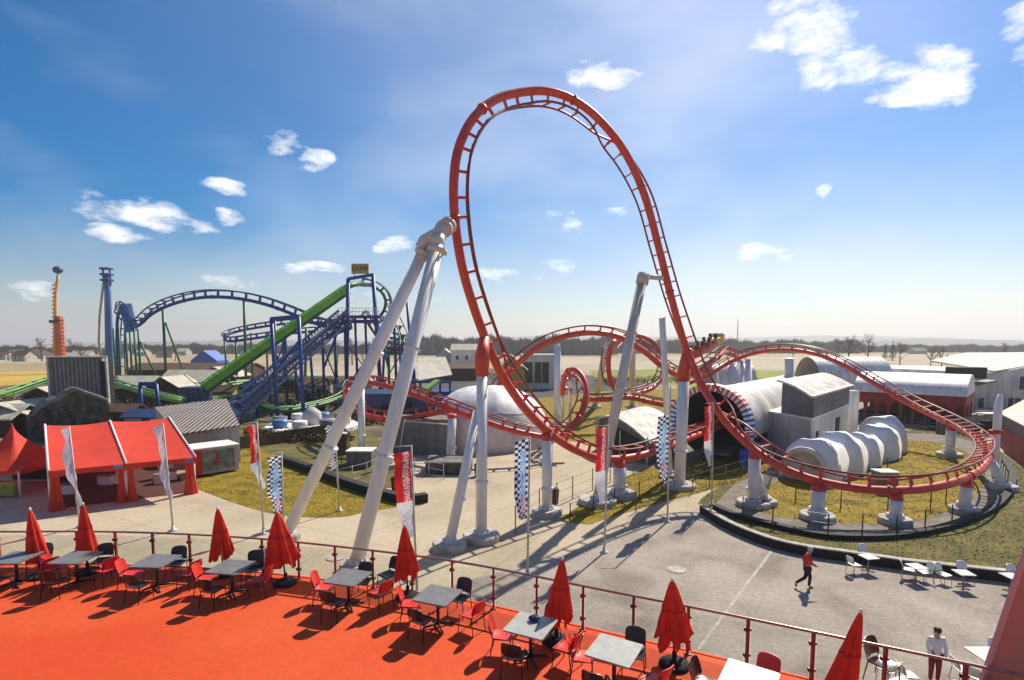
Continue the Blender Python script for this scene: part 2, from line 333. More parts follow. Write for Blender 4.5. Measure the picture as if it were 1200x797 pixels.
# ------------------------------------------------------------------ mesh collector
class MB:
    def __init__(s): s.v = []; s.f = []; s.mi = []; s.sm = []; s.uv = {}; s.cur = 0
    def add(s, vs, fs, smooth=False):
        b = len(s.v); s.v += [Vector(v) for v in vs]
        for f in fs: s.f.append([b + i for i in f]); s.mi.append(s.cur); s.sm.append(smooth)
        return s
    def box(s, c, size, rz=0, mtx=None):
        x, y, z = (k / 2 for k in size)
        vs = [Vector((a * x, b * y, d * z)) for d in (-1, 1) for a, b in ((-1, -1), (1, -1), (1, 1), (-1, 1))]
        m = mtx or (Matrix.Translation(Vector(c)) @ Matrix.Rotation(rz, 4, 'Z'))
        return s.add([m @ v for v in vs], [(3, 2, 1, 0), (4, 5, 6, 7), (0, 1, 5, 4), (1, 2, 6, 5), (2, 3, 7, 6), (3, 0, 4, 7)])
    def prism(s, poly, z0, z1):
        n = len(poly); a = sum(poly[i][0] * poly[(i + 1) % n][1] - poly[(i + 1) % n][0] * poly[i][1] for i in range(n))
        if a < 0: poly = list(reversed(poly))
        vs = [(p[0], p[1], z0) for p in poly] + [(p[0], p[1], z1) for p in poly]
        return s.add(vs, [tuple(reversed(range(n))), tuple(range(n, 2 * n))] + [(i, (i + 1) % n, n + (i + 1) % n, n + i) for i in range(n)])
    def tube(s, pts, r, seg=8, caps=True, r2=None, smooth=True, closed=False):
        pts = [Vector(p) for p in pts]; n = len(pts)
        rs = r if isinstance(r, (list, tuple)) else [r + ((r2 if r2 is not None else r) - r) * i / max(1, n - 1) for i in range(n)]
        b = len(s.v); ref = None
        for i, p in enumerate(pts):
            t = (pts[min(i + 1, n - 1)] - pts[max(i - 1, 0)]).normalized()
            if ref is None:
                ref = t.orthogonal().normalized()
                if abs(t.z) < .9: ref = Vector((0, 0, 1)).cross(t).normalized()
            ref = (ref - t * ref.dot(t))
            if ref.length < 1e-6: ref = t.orthogonal()
            ref.normalize(); w = t.cross(ref)
            for k in range(seg):
                a = 2 * math.pi * k / seg
                s.v.append(p + (ref * math.cos(a) + w * math.sin(a)) * rs[i])
        for i in range(n - 1):
            for k in range(seg):
                k2 = (k + 1) % seg
                s.f.append([b + i * seg + k, b + i * seg + k2, b + (i + 1) * seg + k2, b + (i + 1) * seg + k]); s.mi.append(s.cur); s.sm.append(smooth)
        if caps:
            s.f.append([b + k for k in reversed(range(seg))]); s.mi.append(s.cur); s.sm.append(False)
            s.f.append([b + (n - 1) * seg + k for k in range(seg)]); s.mi.append(s.cur); s.sm.append(False)
        return s
    def beam(s, a, b, w, h=None):
        a, b = Vector(a), Vector(b); h = h or w; t = (b - a)
        l = t.length; t.normalize(); up = Vector((0, 0, 1)) if abs(t.z) < .95 else Vector((0, 1, 0))
        x = up.cross(t).normalized(); z = t.cross(x)
        m = Matrix((( t.x, x.x, z.x, 0), (t.y, x.y, z.y, 0), (t.z, x.z, z.z, 0), (0, 0, 0, 1)))
        m.translation = (a + b) / 2
        return s.box(None, (l, w, h), mtx=m)
    def lathe(s, c, prof, seg=20, smooth=True):
        c = Vector(c); b = len(s.v); n = len(prof)
        for (r, z) in prof:
            for k in range(seg):
                a = 2 * math.pi * k / seg; s.v.append(c + Vector((r * math.cos(a), r * math.sin(a), z)))
        for i in range(n - 1):
            for k in range(seg):
                k2 = (k + 1) % seg
                s.f.append([b + i * seg + k, b + i * seg + k2, b + (i + 1) * seg + k2, b + (i + 1) * seg + k]); s.mi.append(s.cur); s.sm.append(smooth)
        s.f.append([b + k for k in reversed(range(seg))]); s.mi.append(s.cur); s.sm.append(False)
        s.f.append([b + (n - 1) * seg + k for k in range(seg)]); s.mi.append(s.cur); s.sm.append(False)
        return s
    def grid(s, fn, nu, nv, smooth=True, uv=False):
        b = len(s.v)
        for j in range(nv + 1):
            for i in range(nu + 1):
                s.v.append(Vector(fn(i / nu, j / nv)))
                if uv: s.uv[len(s.v) - 1] = (i / nu, j / nv)
        for j in range(nv):
            for i in range(nu):
                k = b + j * (nu + 1) + i
                s.f.append([k, k + 1, k + nu + 2, k + nu + 1]); s.mi.append(s.cur); s.sm.append(smooth)
        return s
    def build(s, name, mats, parent=None):
        if not isinstance(mats, (list, tuple)): mats = [mats]
        me = bpy.data.meshes.new(name)
        vs = s.v
        if parent is not None:
            inv = WM[parent.name].inverted(); vs = [inv @ v for v in vs]
        else:
            lo = Vector((min(v.x for v in vs), min(v.y for v in vs), min(v.z for v in vs))); hi = Vector((max(v.x for v in vs), max(v.y for v in vs), max(v.z for v in vs)))
            org = Vector(((lo.x + hi.x) / 2, (lo.y + hi.y) / 2, lo.z)) if not getattr(s, 'keep', False) else Vector()
            vs = [v - org for v in vs]
        me.from_pydata([tuple(v) for v in vs], [], s.f)
        for m in mats: me.materials.append(m)
        me.polygons.foreach_set('material_index', s.mi); me.polygons.foreach_set('use_smooth', s.sm)
        if s.uv:
            ul = me.uv_layers.new(name='uv')
            for lp in me.loops: ul.data[lp.index].uv = s.uv.get(lp.vertex_index, (0, 0))
        me.update()
        o = bpy.data.objects.new(name, me); C.objects.link(o)
        if parent is not None: o.parent = parent; WM[o.name] = WM[parent.name].copy()
        else: o.location = org; WM[o.name] = Matrix.Translation(org)
        return o
WM = {}
def thing(name, label, cat, loc=(0, 0, 0), group=None):
    o = bpy.data.objects.new(name, None); C.objects.link(o); o.location = loc; o.empty_display_size = .3
    o['label'] = label; o['category'] = cat
    if group: o['group'] = group
    WM[o.name] = Matrix.Translation(Vector(loc)); return o
def tag(o, label, cat, group=None):
    o['label'] = label; o['category'] = cat
    if group: o['group'] = group
    return o
def kind(o, k='structure', label=None, cat=None):
    o['kind'] = k
    if label: o['label'] = label
    if cat: o['category'] = cat
    return o
def kids(o): return list(o.children)
CHILD = {}
def copy_tree(o, parent=None):
    c = o.copy(); C.objects.link(c)
    if parent is not None: c.parent = parent
    for ch in CHILD.get(o.name, None) or [x for x in bpy.data.objects if x.parent == o]: copy_tree(ch, c)
    return c
def place(proto, used, loc, rz=0, label=None, group=None, scale=None, tilt=(0, 0)):
    """first call uses the prototype itself, later calls copies of it"""
    if used[0]: o = copy_tree(proto)
    else: o = proto; used[0] = True
    o.location = loc; o.rotation_euler = (tilt[0], tilt[1], rz)
    if scale: o.scale = (scale,) * 3 if isinstance(scale, (int, float)) else scale
    if label: o['label'] = label
    if group: o['group'] = group
    return o
def smooth_path(pts, step=.5):
    """Catmull-Rom through pts (Vectors of any length), sampled about every step metres"""
    out = []; n = len(pts)
    for i in range(n - 1):
        p0 = pts[max(i - 1, 0)]; p1 = pts[i]; p2 = pts[i + 1]; p3 = pts[min(i + 2, n - 1)]
        l = math.sqrt(sum((p2[q] - p1[q]) ** 2 for q in range(min(3, len(p1))))); k = max(2, int(l / step))
        for j in range(k):
            t = j / k
            def cr(a, b, c, d): return .5 * ((2 * b) + (c - a) * t + (2 * a - 5 * b + 4 * c - d) * t * t + (3 * b - a - 3 * c + d) * t ** 3)
            out.append(tuple(cr(p0[q], p1[q], p2[q], p3[q]) for q in range(len(p1))))
    out.append(tuple(pts[-1])); return out
def pip(p, poly):
    c = False; n = len(poly)
    for i in range(n):
        a, b = poly[i], poly[(i + 1) % n]
        if (a[1] > p[1]) != (b[1] > p[1]) and p[0] < (b[0] - a[0]) * (p[1] - a[1]) / (b[1] - a[1]) + a[0]: c = not c
    return c
# ================================================================== GROUND
M['terrain'] = ground_mat('dry_farmland', [(.22, .165, .085), (.34, .265, .15), (.40, .33, .20)], (.012, .25), bump=.2, bscale=1)
M['plaza'] = ground_mat('beige_concrete_paving', [(.37, .30, .21), (.45, .37, .265), (.49, .41, .30)], (.22, 3.5), fine=.3, joints=(4, 4, .5), bump=.12)
M['asphalt'] = ground_mat('pale_worn_asphalt', [(.21, .178, .148), (.31, .268, .225), (.37, .325, .28)], (.35, 6), bump=.25, bscale=20)
M['grass'] = ground_mat('dry_grass', [(.10, .085, .012), (.225, .16, .010), (.30, .21, .018)], (.7, 7), bump=.7, bscale=14)
M['grass_dull'] = ground_mat('dull_grass', [(.07, .07, .02), (.13, .11, .03), (.19, .15, .045)], (.5, 7), bump=.7, bscale=14)
M['grass_green'] = ground_mat('green_grass', [(.10, .14, .02), (.22, .24, .04), (.3, .28, .07)], (.2, 4), bump=.4)
M['gravel'] = ground_mat('grey_gravel', [(.15, .125, .10), (.21, .18, .15), (.27, .24, .2)], (1.2, 14), bump=.8, bscale=25)
M['soil'] = ground_mat('dark_park_ground', [(.05, .045, .028), (.12, .095, .055), (.24, .19, .12)], (.12, 1.5), bump=.4)
M['deck'] = ground_mat('orange_rubber_floor', [(.53, .046, .010), (.56, .064, .013), (.58, .085, .022)], (.2, 5), fine=.35, rough=.75, bump=.06, bscale=40)
M['field_yellow'] = ground_mat('yellow_stubble_field', [(.36, .24, .05), (.46, .31, .06), (.52, .36, .08)], (.03, .5), bump=.2)
M['field_pale'] = ground_mat('pale_ploughed_field', [(.30, .25, .17), (.40, .34, .24), (.46, .40, .28)], (.02, .3), bump=.2)
M['tarmac_dark'] = ground_mat('dark_asphalt', [(.03, .03, .032), (.06, .06, .062), (.10, .10, .10)], (.15, 2), bump=.2)

def sheet(name, pts, m, z, label=None):
    b = MB(); b.keep = True
    pts = [(p.x, p.y) for p in pts]
    n = len(pts); a = sum(pts[i][0] * pts[(i + 1) % n][1] - pts[(i + 1) % n][0] * pts[i][1] for i in range(n))
    if a < 0: pts = pts[::-1]
    b.add([(x, y, z) for x, y in pts], [tuple(range(n))])
    return kind(b.build(name, m))
def gsheet(name, px, m, z): return sheet(name, [G(x, y) for x, y in px], m, z)
def curvy(px, step=10):
    return [ (a, b) for a, b in [(q[0], q[1]) for q in smooth_path([Vector((x, y)) for x, y in px], step)] ]

b = MB(); b.keep = True
gx = [-7000, -3000, -1200, -500, -200, -80, 0, 80, 200, 500, 1200, 3000, 7000]; gy = [-300, -60, 0, 60, 200, 500, 1200, 3000, 7000]
b.add([(x, y, 0) for y in gy for x in gx], [(j * 13 + i, j * 13 + i + 1, j * 13 + i + 14, j * 13 + i + 13) for j in range(8) for i in range(12)])
kind(b.build('ground', M['terrain']))
sheet('park_ground', [Vector(v) for v in ((-150, 40, 0), (10, 60, 0), (10, 150, 0), (-220, 165, 0), (-190, 95, 0))], M['soil'], .004)
gsheet('field', [(-120, 462), (-120, 440), (60, 434), (140, 434), (150, 446), (58, 449)], M['field_yellow'], .008)
gsheet('field', [(-200, 424), (-200, 419), (140, 421), (140, 426)], M['field_pale'], .006)
gsheet('field', [(690, 436), (600, 428), (640, 419), (840, 417), (1000, 420), (990, 432), (850, 436)], M['field_pale'], .008)
gsheet('field', [(350, 440), (380, 424), (500, 424), (560, 438), (450, 450)], M['field_pale'], .009)
gsheet('field', [(1000, 424), (900, 415), (1160, 414), (1300, 420), (1100, 428)], M['field_pale'], .0065)
gsheet('car_park', [(500, 452), (560, 437), (700, 440), (770, 446), (760, 462), (640, 475), (560, 480)], M['tarmac_dark'], .010)
gsheet('meadow', [(700, 445), (690, 434), (800, 432), (980, 436), (985, 452), (840, 456)], M['grass_green'], .011)
gsheet('meadow', [(580, 500), (600, 470), (700, 459), (800, 455), (850, 470), (840, 512), (700, 520), (600, 512)], M['grass'], .012)
gsheet('plaza', [(-900, 800), (-400, 560), (60, 560), (240, 555), (300, 540), (420, 520), (560, 500), (640, 500), (720, 508), (840, 512), (1010, 500), (1100, 470), (1300, 470), (1500, 560), (1700, 800), (600, 1400)], M['plaza'], .006)
gsheet('path', [(700, 520), (760, 496), (900, 480), (1020, 480), (1010, 520), (900, 560), (800, 545)], M['gravel'], .014)
# near grey yard in front of the terrace
yard = [(380, 800), (470, 712), (541, 683), (612, 664), (683, 645), (735, 621), (780, 603), (830, 594), (880, 610), (1000, 640), (1250, 668), (1500, 700), (1600, 900), (700, 1500)]
gsheet('yard', yard, M['asphalt'], .018)
# lawns
lawn_l = curvy([(212, 566), (250, 545), (285, 524), (340, 538), (400, 562), (445, 572), (490, 580), (475, 592), (430, 600), (400, 606), (350, 606), (310, 600), (270, 588)]) 
gsheet('lawn', lawn_l, M['grass'], .022)
gsheet('lawn', [(232, 500), (300, 495), (420, 500), (470, 530), (480, 572), (440, 572), (330, 538), (285, 522), (240, 530)], M['grass_dull'], .020)
lawn_c = curvy([(655, 611), (690, 585), (740, 556), (780, 545), (850, 536), (905, 542), (895, 556), (840, 572), (780, 588), (730, 602), (690, 615)])
gsheet('lawn', lawn_c, M['grass'], .024)
lawn_r = curvy([(818, 590), (830, 578), (870, 560), (930, 545), (1020, 505), (1100, 497), (1165, 525), (1215, 560), (1300, 600), (1340, 690), (1190, 674), (1060, 660), (950, 645), (880, 622)])
gsheet('lawn', lawn_r, M['grass_dull'], .020)
ring_in = curvy([(862, 592), (880, 575), (920, 562), (1000, 540), (1040, 520), (1100, 519), (1140, 535), (1155, 556), (1140, 585), (1100, 604), (1040, 614), (970, 612), (905, 604), (862, 592)])
ring_out = curvy([(838, 592), (870, 562), (930, 548), (1010, 518), (1070, 508), (1130, 515), (1172, 535), (1185, 560), (1170, 590), (1120, 614), (1050, 628), (970, 628), (900, 615), (860, 603), (838, 592)])
gsheet('gravel_ring', ring_out[:-1], M['gravel'], .026)
gsheet('lawn', ring_in[:-1], M['grass'], .030)
gsheet('footpath', [(1040, 516), (1060, 505), (1105, 500), (1090, 492), (1010, 500), (930, 530), (900, 556), (930, 552)], M['plaza'], .034)
gsheet('footpath', [(1165, 520), (1180, 512), (1330, 590), (1300, 600)], M['plaza'], .034)

def wall_strip(pts, w, z0, z1, b=None):
    b = b or MB(); n = len(pts); L_, R_ = [], []
    for i, p in enumerate(pts):
        t = (pts[min(i + 1, n - 1)] - pts[max(i - 1, 0)]); t.z = 0; t.normalize(); s = Vector((-t.y, t.x, 0)) * w / 2
        L_.append(p + s); R_.append(p - s)
    vs = []
    for l, r in zip(L_, R_):
        vs += [(r.x, r.y, z0), (l.x, l.y, z0), (l.x, l.y, z1), (r.x, r.y, z1)]
    fs = [(4 * i + a, 4 * i + 4 + a, 4 * i + 4 + (a + 1) % 4, 4 * i + (a + 1) % 4) for i in range(n - 1) for a in range(4)]
    fs = [tuple(reversed(f)) for f in fs] + [(0, 1, 2, 3), (4 * n - 1, 4 * n - 2, 4 * n - 3, 4 * n - 4)]
    return b.add(vs, fs)
def kerb_wall(px, w, h, label, name='retaining_wall', cat='wall', m='black_rubber', topm='dark_concrete'):
    pts = [G(x, y) for x, y in curvy(px)]
    r = thing(name, label, cat, (pts[0].x, pts[0].y, 0))
    wall_strip(pts, w, 0, h).build('wall_face', M[m], r)
    wall_strip(pts, w + .06, h + .003, h + .06).build('coping', M[topm], r)
    return r
kerb_wall([(822, 601), (840, 613), (862, 625), (900, 640), (940, 650), (1000, 659), (1060, 668), (1120, 675), (1200, 684), (1330, 700)], .25, .45, 'long dark low wall with pale coping along the grey yard', m='black_rubber', topm='concrete')
kerb_wall([(838, 596), (860, 606), (905, 618), (970, 631), (1050, 631), (1120, 617), (1172, 592), (1187, 562), (1176, 540)], .35, .22, 'black rubber edging curving round the gravel oval under the track', name='edging', cat='edging', topm='black_rubber')
kerb_wall([(328, 541), (360, 552), (400, 568), (440, 581), (475, 590), (500, 588)], .5, .5, 'dark low wall along the left lawn behind the white legs', topm='black_rubber')

# hills far away
def hills(px0, px1, Y, prof, m):
    b = MB(); b.keep = True; n = 60; vs = []
    for i in range(n + 1):
        px = px0 + (px1 - px0) * i / n
        # interpolate the profile
        for (a, ya), (c, yc) in zip(prof[:-1], prof[1:]):
            if a <= px <= c: y = ya + (yc - ya) * (px - a) / (c - a); break
        y += .7 * math.sin(i * 1.7) * rnd.random()
        top = P(px, y, Y); vs += [(top.x * .80, Y * .80, 0), (top.x, Y, max(.5, top.z)), (top.x * 1.35, Y * 1.35, 0)]
    fs = []
    for i in range(n):
        for a in (0, 1): fs.append((3 * i + a, 3 * i + 3 + a, 3 * i + 4 + a, 3 * i + 1 + a))
    b.add(vs, fs, True); return kind(b.build('hills', m))
M['hill'] = ground_mat('wooded_hills', [(.03, .045, .03), (.07, .085, .05), (.20, .18, .12)], (.004, .03), bump=0)
hills(-500, 480, 3400, [(-500, 409), (0, 406), (90, 402), (200, 400), (300, 398), (420, 399), (480, 400)], M['hill'])
hills(440, 1700, 4200, [(440, 400), (560, 396), (640, 393), (760, 394), (860, 396), (960, 393), (1060, 395), (1200, 399), (1700, 403)], M['hill'])
hills(900, 1700, 2500, [(900, 401), (1000, 400), (1080, 396), (1150, 398), (1250, 401), (1700, 403)], M['hill'])

# ================================================================== TERRACE
TZ = 3.4
def E(px, py): return G(px, py, TZ)
edge_px = [(-420, 672), (-200, 662), (0, 661), (150, 661.5), (300, 670), (450, 688), (560, 706), (700, 738), (820, 765), (960, 798), (1160, 846), (1500, 930)]
edge = [E(x, y) for x, y in curvy(edge_px, 25)]
b = MB(); b.keep = True
b.prism([(p.x, p.y) for p in edge] + [(edge[-1].x, -2), (edge[0].x, -2)], TZ - .25, TZ)
kind(b.build('terrace_floor', M['deck']))
b = MB(); b.keep = True
b.prism([(p.x * .985, p.y - .25) for p in edge] + [(edge[-1].x * .98, -1.8), (edge[0].x * .98, -1.8)], 0, TZ - .254)
kind(b.build('terrace_base', M['dark_concrete']))
b = MB(); b.keep = True
wall_strip([p + Vector((0, -.03, 0)) for p in edge], .06, TZ - .35, TZ + .02, b)
kind(b.build('terrace_kerb', M['deck']))
# railing
rail = thing('terrace_railing', 'dark red metal railing with glass panels round the orange terrace', 'railing', (edge[0].x, edge[0].y, TZ))
inner = [Vector((p.x * .99, p.y - .16, TZ)) for p in edge]
cum = [0]
for a_, b_ in zip(inner[:-1], inner[1:]): cum.append(cum[-1] + (b_ - a_).length)
def at(s):
    for i in range(len(cum) - 1):
        if cum[i] <= s <= cum[i + 1]:
            return inner[i].lerp(inner[i + 1], (s - cum[i]) / (cum[i + 1] - cum[i]))
    return inner[-1]
M['post_red'] = mat('dark_red_post_paint', (.24, .035, .03), .45, .3, 3)
M['rail_steel'] = mat('brownish_handrail', (.34, .20, .18), .28, .2, 3, metal=.45)
mb = MB(); mb.tube([p + Vector((0, 0, 1.05)) for p in inner], .030, 8); mb.build('handrail', M['rail_steel'], rail)
s = .35; posts = []
while s < cum[-1]: posts.append(at(s)); s += 1.16
for p in posts:
    mb = MB(); mb.box((p.x, p.y, TZ + .52), (.05, .07, 1.04)); mb.box((p.x, p.y, TZ + .012), (.14, .14, .02))
    for z in (.28, .82): mb.box((p.x, p.y, TZ + z), (.13, .05, .05)); mb.box((p.x - .05, p.y, TZ + z), (.03, .1, .07)); 
    mb.build('post', M['post_red'], rail)
for a_, b_ in zip(posts[:-1], posts[1:]):
    d = (b_ - a_).normalized(); a2 = a_ + d * .07; b2 = b_ - d * .07
    mb = MB(); mb.beam(a2 + Vector((0, 0, .53)), b2 + Vector((0, 0, .53)), .012, .82); mb.build('glass_panel', M['glass'], rail)

# ================================================================== RED COASTER
red = thing('roller_coaster', 'red looping roller coaster track on white columns in the middle of the park', 'roller coaster', tuple(G(565, 632)))
n_ = Vector((-.585, .81, 0)); e_ = Vector((.81, .585, 0)); Z = Vector((0, 0, 1)); el_ = Vector((1, .12, 0)); vw = Vector((.26, .96, 0))
TIES = {}
def track(root, ctrl, spine_r=.27, drop=.72, gauge=.52, rail_r=.065, tie=1.05, ms='red_steel', mr='red_rail', step=.45, arm=.07, tops=None):
    pts = [tuple(P(c[0], c[1], c[2])) + tuple(Vector(c[3]).normalized()) for c in ctrl]
    pts = [Vector(p) for p in pts]
    sm = smooth_path(pts, step)
    pos = [Vector(p[:3]) for p in sm]; up = [Vector(p[3:6]) for p in sm]; n = len(pos)
    L_, R_, fr = [], [], []
    for i in range(n):
        t = (pos[min(i + 1, n - 1)] - pos[max(i - 1, 0)]).normalized()
        u = (up[i] - t * up[i].dot(t)).normalized(); w = t.cross(u)
        L_.append(pos[i] + u * drop + w * gauge); R_.append(pos[i] + u * drop - w * gauge); fr.append((t, u, w))
    mb = MB(); mb.tube(pos, spine_r, 10)
    acc = 0
    for i in range(1, n):
        acc += (pos[i] - pos[i - 1]).length
        if acc > 6.5: acc = 0; t = fr[i][0]; mb.tube([pos[i] - t * .06, pos[i] + t * .06], spine_r * 1.28, 10)
    mb.build('track_spine', M[ms], root)
    for q in (L_, R_):
        mb = MB(); mb.tube(q, rail_r, 6); mb.build('running_rail', M[mr], root)
    acc = tie; rest = TIES.setdefault(root.name, [0, MB()])
    for i in range(n):
        if i: acc += (pos[i] - pos[i - 1]).length
        if acc >= tie:
            acc = 0; t, u, w = fr[i]; mb = MB() if rest[0] < 96 else rest[1]
            mb.beam(pos[i] + u * spine_r * .6, pos[i] + u * (drop - arm * .5), arm * 2.6, arm * 2.2)
            mb.beam(L_[i] - u * .03, R_[i] - u * .03, arm * 2.0, arm * 1.5)
            if rest[0] < 96: mb.build('cross_tie', M[ms], root); rest[0] += 1
    return pos
def pad(c, par, r=.95, h=.45, m='concrete', plate=.6):
    mb = MB(); mb.lathe(c, [(r, 0), (r, h * .8), (r * .94, h)], 14, False)
    q = mb.build('footing', M[m], par)
    mb = MB(); mb.lathe(Vector(c) + Vector((0, 0, h)), [(plate, .002), (plate, .06), (plate * .7, .07), (plate * .55, .28)], 14)
    for k in range(10):
        a = k * math.pi / 5; mb.lathe(Vector(c) + Vector((plate * .85 * math.cos(a), plate * .85 * math.sin(a), h + .06)), [(.05, 0), (.05, .12)], 6, False)
    mb.build('base_flange', M['white_steel'], par)
def column(root, base, top, r=.28, m='white_steel', padr=1.0, r2=None, joints=1, footing=True, cap=None):
    base = Vector(base); top = Vector(top); d = top - base
    mb = MB(); mb.tube([base + Vector((0, 0, .3)), top], r, 14, True, r2)
    for k in range(1, joints + 1):
        c = base.lerp(top, k / (joints + 1) if joints > 1 else .35); t = d.normalized()
        mb.tube([c - t * .07, c + t * .07], r * 1.22, 14)
    o = mb.build('support_column', M[m], root)
    if footing: pad(base, o, padr, .36, 'concrete', max(r * 1.45, .3))
    if cap:
        t = d.normalized(); mb = MB(); mb.tube([top - t * .1, top + Vector(cap)], [r * 1.2, r * .9], 12); mb.build('saddle', M['red_steel'], o)
    return o
main = [(905, 483, 60, Z), (878, 490, 54, Z), (857, 496, 50, Z), (840, 502, 46, Z), (815, 511, 41.5, Z), (785, 523, 37.8, Z), (750, 534, 36, Z - e_ * .1), (715, 538, 34.4, Z), (682, 531, 32.8, Z * 1.0), (648, 511, 31.4, Z + e_ * .15),
        (617, 481, 30.4, Z * .8 + e_ * .6), (594, 449, 29.6, Z * .5 + e_), (575, 412, 29, Z * .3 + el_), (556, 362, 28.4, el_ + Z * .15), (541, 310, 28, el_), (533, 255, 27.9, el_), (532, 210, 28.1, el_ - Z * .15), (538, 172, 28.6, el_ - Z * .4), (555, 138, 29.6, el_ * .7 - Z * .8),
        (582, 116, 31, e_ * .3 - Z), (612, 108, 32.2, -Z + n_ * .1), (642, 107, 33, -Z - e_ * .2 + n_ * .15), (672, 117, 33.8, -Z * .8 - e_ * .5 + n_ * .25), (702, 140, 34.4, -Z * .4 - e_ * .7 + n_ * .5), (732, 178, 35, -e_ * .45 + vw * .8), (755, 228, 35.6, vw - e_ * .12),
        (772, 290, 36.2, vw), (787, 350, 36.8, vw * .9 + e_ * .35), (803, 405, 37.0, vw * .5 + e_ + Z * .2), (822, 450, 36.3, n_ * .5 + e_ * .9 + Z * .5), (847, 490, 35, n_ * .5 + e_ * .5 + Z), (878, 522, 33.2, Z + n_ * .4), (915, 547, 31.5, Z + n_ * .3),
        (960, 564, 30.3, Z + Vector((0, .35, 0))), (1020, 574, 29.6, Z + Vector((-.05, .45, 0))), (1080, 573, 29.8, Z + Vector((-.15, .45, 0))), (1125, 563, 31, Z + Vector((-.35, .3, 0))), (1152, 548, 33.6, Z + Vector((-.5, .1, 0))), (1158, 530, 37.5, Z + Vector((-.5, -.1, 0))), (1143, 514, 42.5, Z + Vector((-.45, -.25, 0))), (1112, 496, 48, Z + Vector((-.3, -.3, 0))),
        (1065, 473, 53, Z + Vector((-.1, -.15, 0))), (1022, 448, 57, Z), (988, 428, 60, Z), (952, 414, 62.5, Z), (918, 410, 65, Z), (884, 414, 67, Z), (855, 425, 69.5, Z), (828, 441, 72, Z), (800, 452, 75, Z)]
mainpos = track(red, main, tie=.98, arm=.052, spine_r=.24, drop=.68)
U = Z
trB = [(525, 481, 47, Z), (500, 486, 49, Z), (470, 491, 49, Z), (437, 489, 49, Z + Vector((.3, .2, 0))), (412, 478, 52, Z + Vector((.4, 0, 0))), (404, 463, 56, Z + Vector((.4, 0, 0))), (415, 451, 58, Z + Vector((.3, -.2, 0))), (436, 449, 56, Z), (465, 456, 53, Z), (500, 468, 49.5, Z), (530, 480, 47, Z), (562, 492, 45.5, Z), (595, 503, 45, Z), (625, 510, 45.2, Z), (648, 512, 46, Z + Vector((-.2, 0, 0))),
       (668, 503, 47, Z * .7 - e_ * .5), (682, 484, 48, -e_ + Z * .1), (688, 463, 49.2, -e_), (684, 444, 50.5, -e_ - Z * .6), (675, 434, 51.5, -Z - e_ * .3), (666, 435, 52.4, -Z + e_ * .3), (660, 447, 53.2, e_), (659, 462, 54, e_)]
track(red, trB, drop=.7, gauge=.5, spine_r=.26)
trC = [(575, 466, 66, Z), (590, 446, 66, Z), (606, 427, 66, Z), (628, 409, 66, Z), (655, 396, 66, Z), (690, 390, 66, Z * 1.0), (725, 395, 67, Z), (755, 412, 68, Z), (778, 431, 69, Z), (796, 440, 71, Z), (812, 438, 73, Z), (828, 429, 75, Z), (842, 418, 78, Z), (850, 413, 82, Z), (862, 418, 88, Z), (872, 432, 92, Z), (880, 446, 92, Z)]
trCpos = track(red, trC, spine_r=.36, drop=.85, gauge=.6, rail_r=.09, tie=1.5)
trD = [(716, 404, 70, -Z + n_), (713, 425, 70, n_), (716, 447, 71, Z + n_), (728, 463, 72, Z), (748, 461, 76, Z), (768, 452, 80, Z), (778, 432, 83, -e_), (774, 412, 84, -e_), (762, 399, 84, -Z), (745, 393, 83, -Z), (728, 394, 80, -Z), (718, 402, 76, -Z)]
track(red, trD, spine_r=.33, drop=.75, gauge=.55, rail_r=.09, tie=1.5)
trE = [(690, 468, 62, Z), (712, 468, 62, Z), (738, 466, 63, Z), (765, 472, 62, Z), (790, 476, 60, Z), (815, 474, 60, Z)]
track(red, trE, spine_r=.3, drop=.6, gauge=.5, rail_r=.08, tie=1.4)
# supports: (base px, base py, top px, top py, top Y or None, r)
def smain(px, r, padr, by):
    g = G(px, by); q = min([p for p in mainpos if p.z < 6.5], key=lambda p: (p.x - g.x) ** 2 + (p.y - g.y) ** 2)
    o = column(red, (q.x, q.y, 0), (q.x, q.y, q.z - .42), r, 'white_steel', padr, None, 1)
    mb = MB(); mb.tube([(q.x, q.y, q.z - .5), (q.x, q.y, q.z - .4), (q.x, q.y, q.z - .05)], [r * 1.12, r * 1.0, .3], 12); mb.build('saddle', M['red_steel'], o); return o
def sup(bx, by, tx, ty, r, Yt=None, padr=None, m='white_steel', joints=1, cap=None):
    B_ = G(bx, by); T_ = P(tx, ty, Yt or B_.y); return column(red, B_, T_, r, m, padr or r * 2.6, None, joints, True, cap)
sup(564, 633, 565, 440, .29, 28.2, .95, joints=1, cap=None)
mb = MB(); mb.tube([P(565, 441, 28.2), P(565, 420, 28.3), P(568, 396, 28.8)], [.33, .40, .28], 12); mb.build('capital', M['red_steel'], red)
sup(527, 643, 560, 482, .25, 28.1, .85)
smain(648, .30, .9, 606)
col_r = sup(796, 572, 801, 447, .39, None, 1.1)
mb = MB(); mb.tube([P(800, 449, 37.4), P(801, 436, 37.3), P(806, 408, 37.0)], [.44, .42, .30], 12); mb.build('capital', M['red_steel'], red)
smain(868, .34, 1.0, 598); sup(897, 592, 884, 548, .25, 32.9, .7)
smain(953, .38, .95, 618); smain(1068, .32, .85, 620); smain(1142, .32, .8, 604)
smain(1098, .38, 1.0, 534); sup(1176, 574, 1161, 540, .28, 37.2, .8)
sup(925, 500, 925, 420, .5, 64, 1.4, joints=0); sup(869, 500, 868, 424, .38, 68, 1, joints=0); sup(878, 500, 877, 422, .38, 67.4, 1, joints=0)
sup(528, 545, 530, 488, .36, None, 1.5, cap=(0, 0, .2)); sup(424, 540, 423, 455, .3, 46, .9); sup(457, 548, 458, 505, .22, None, .8)
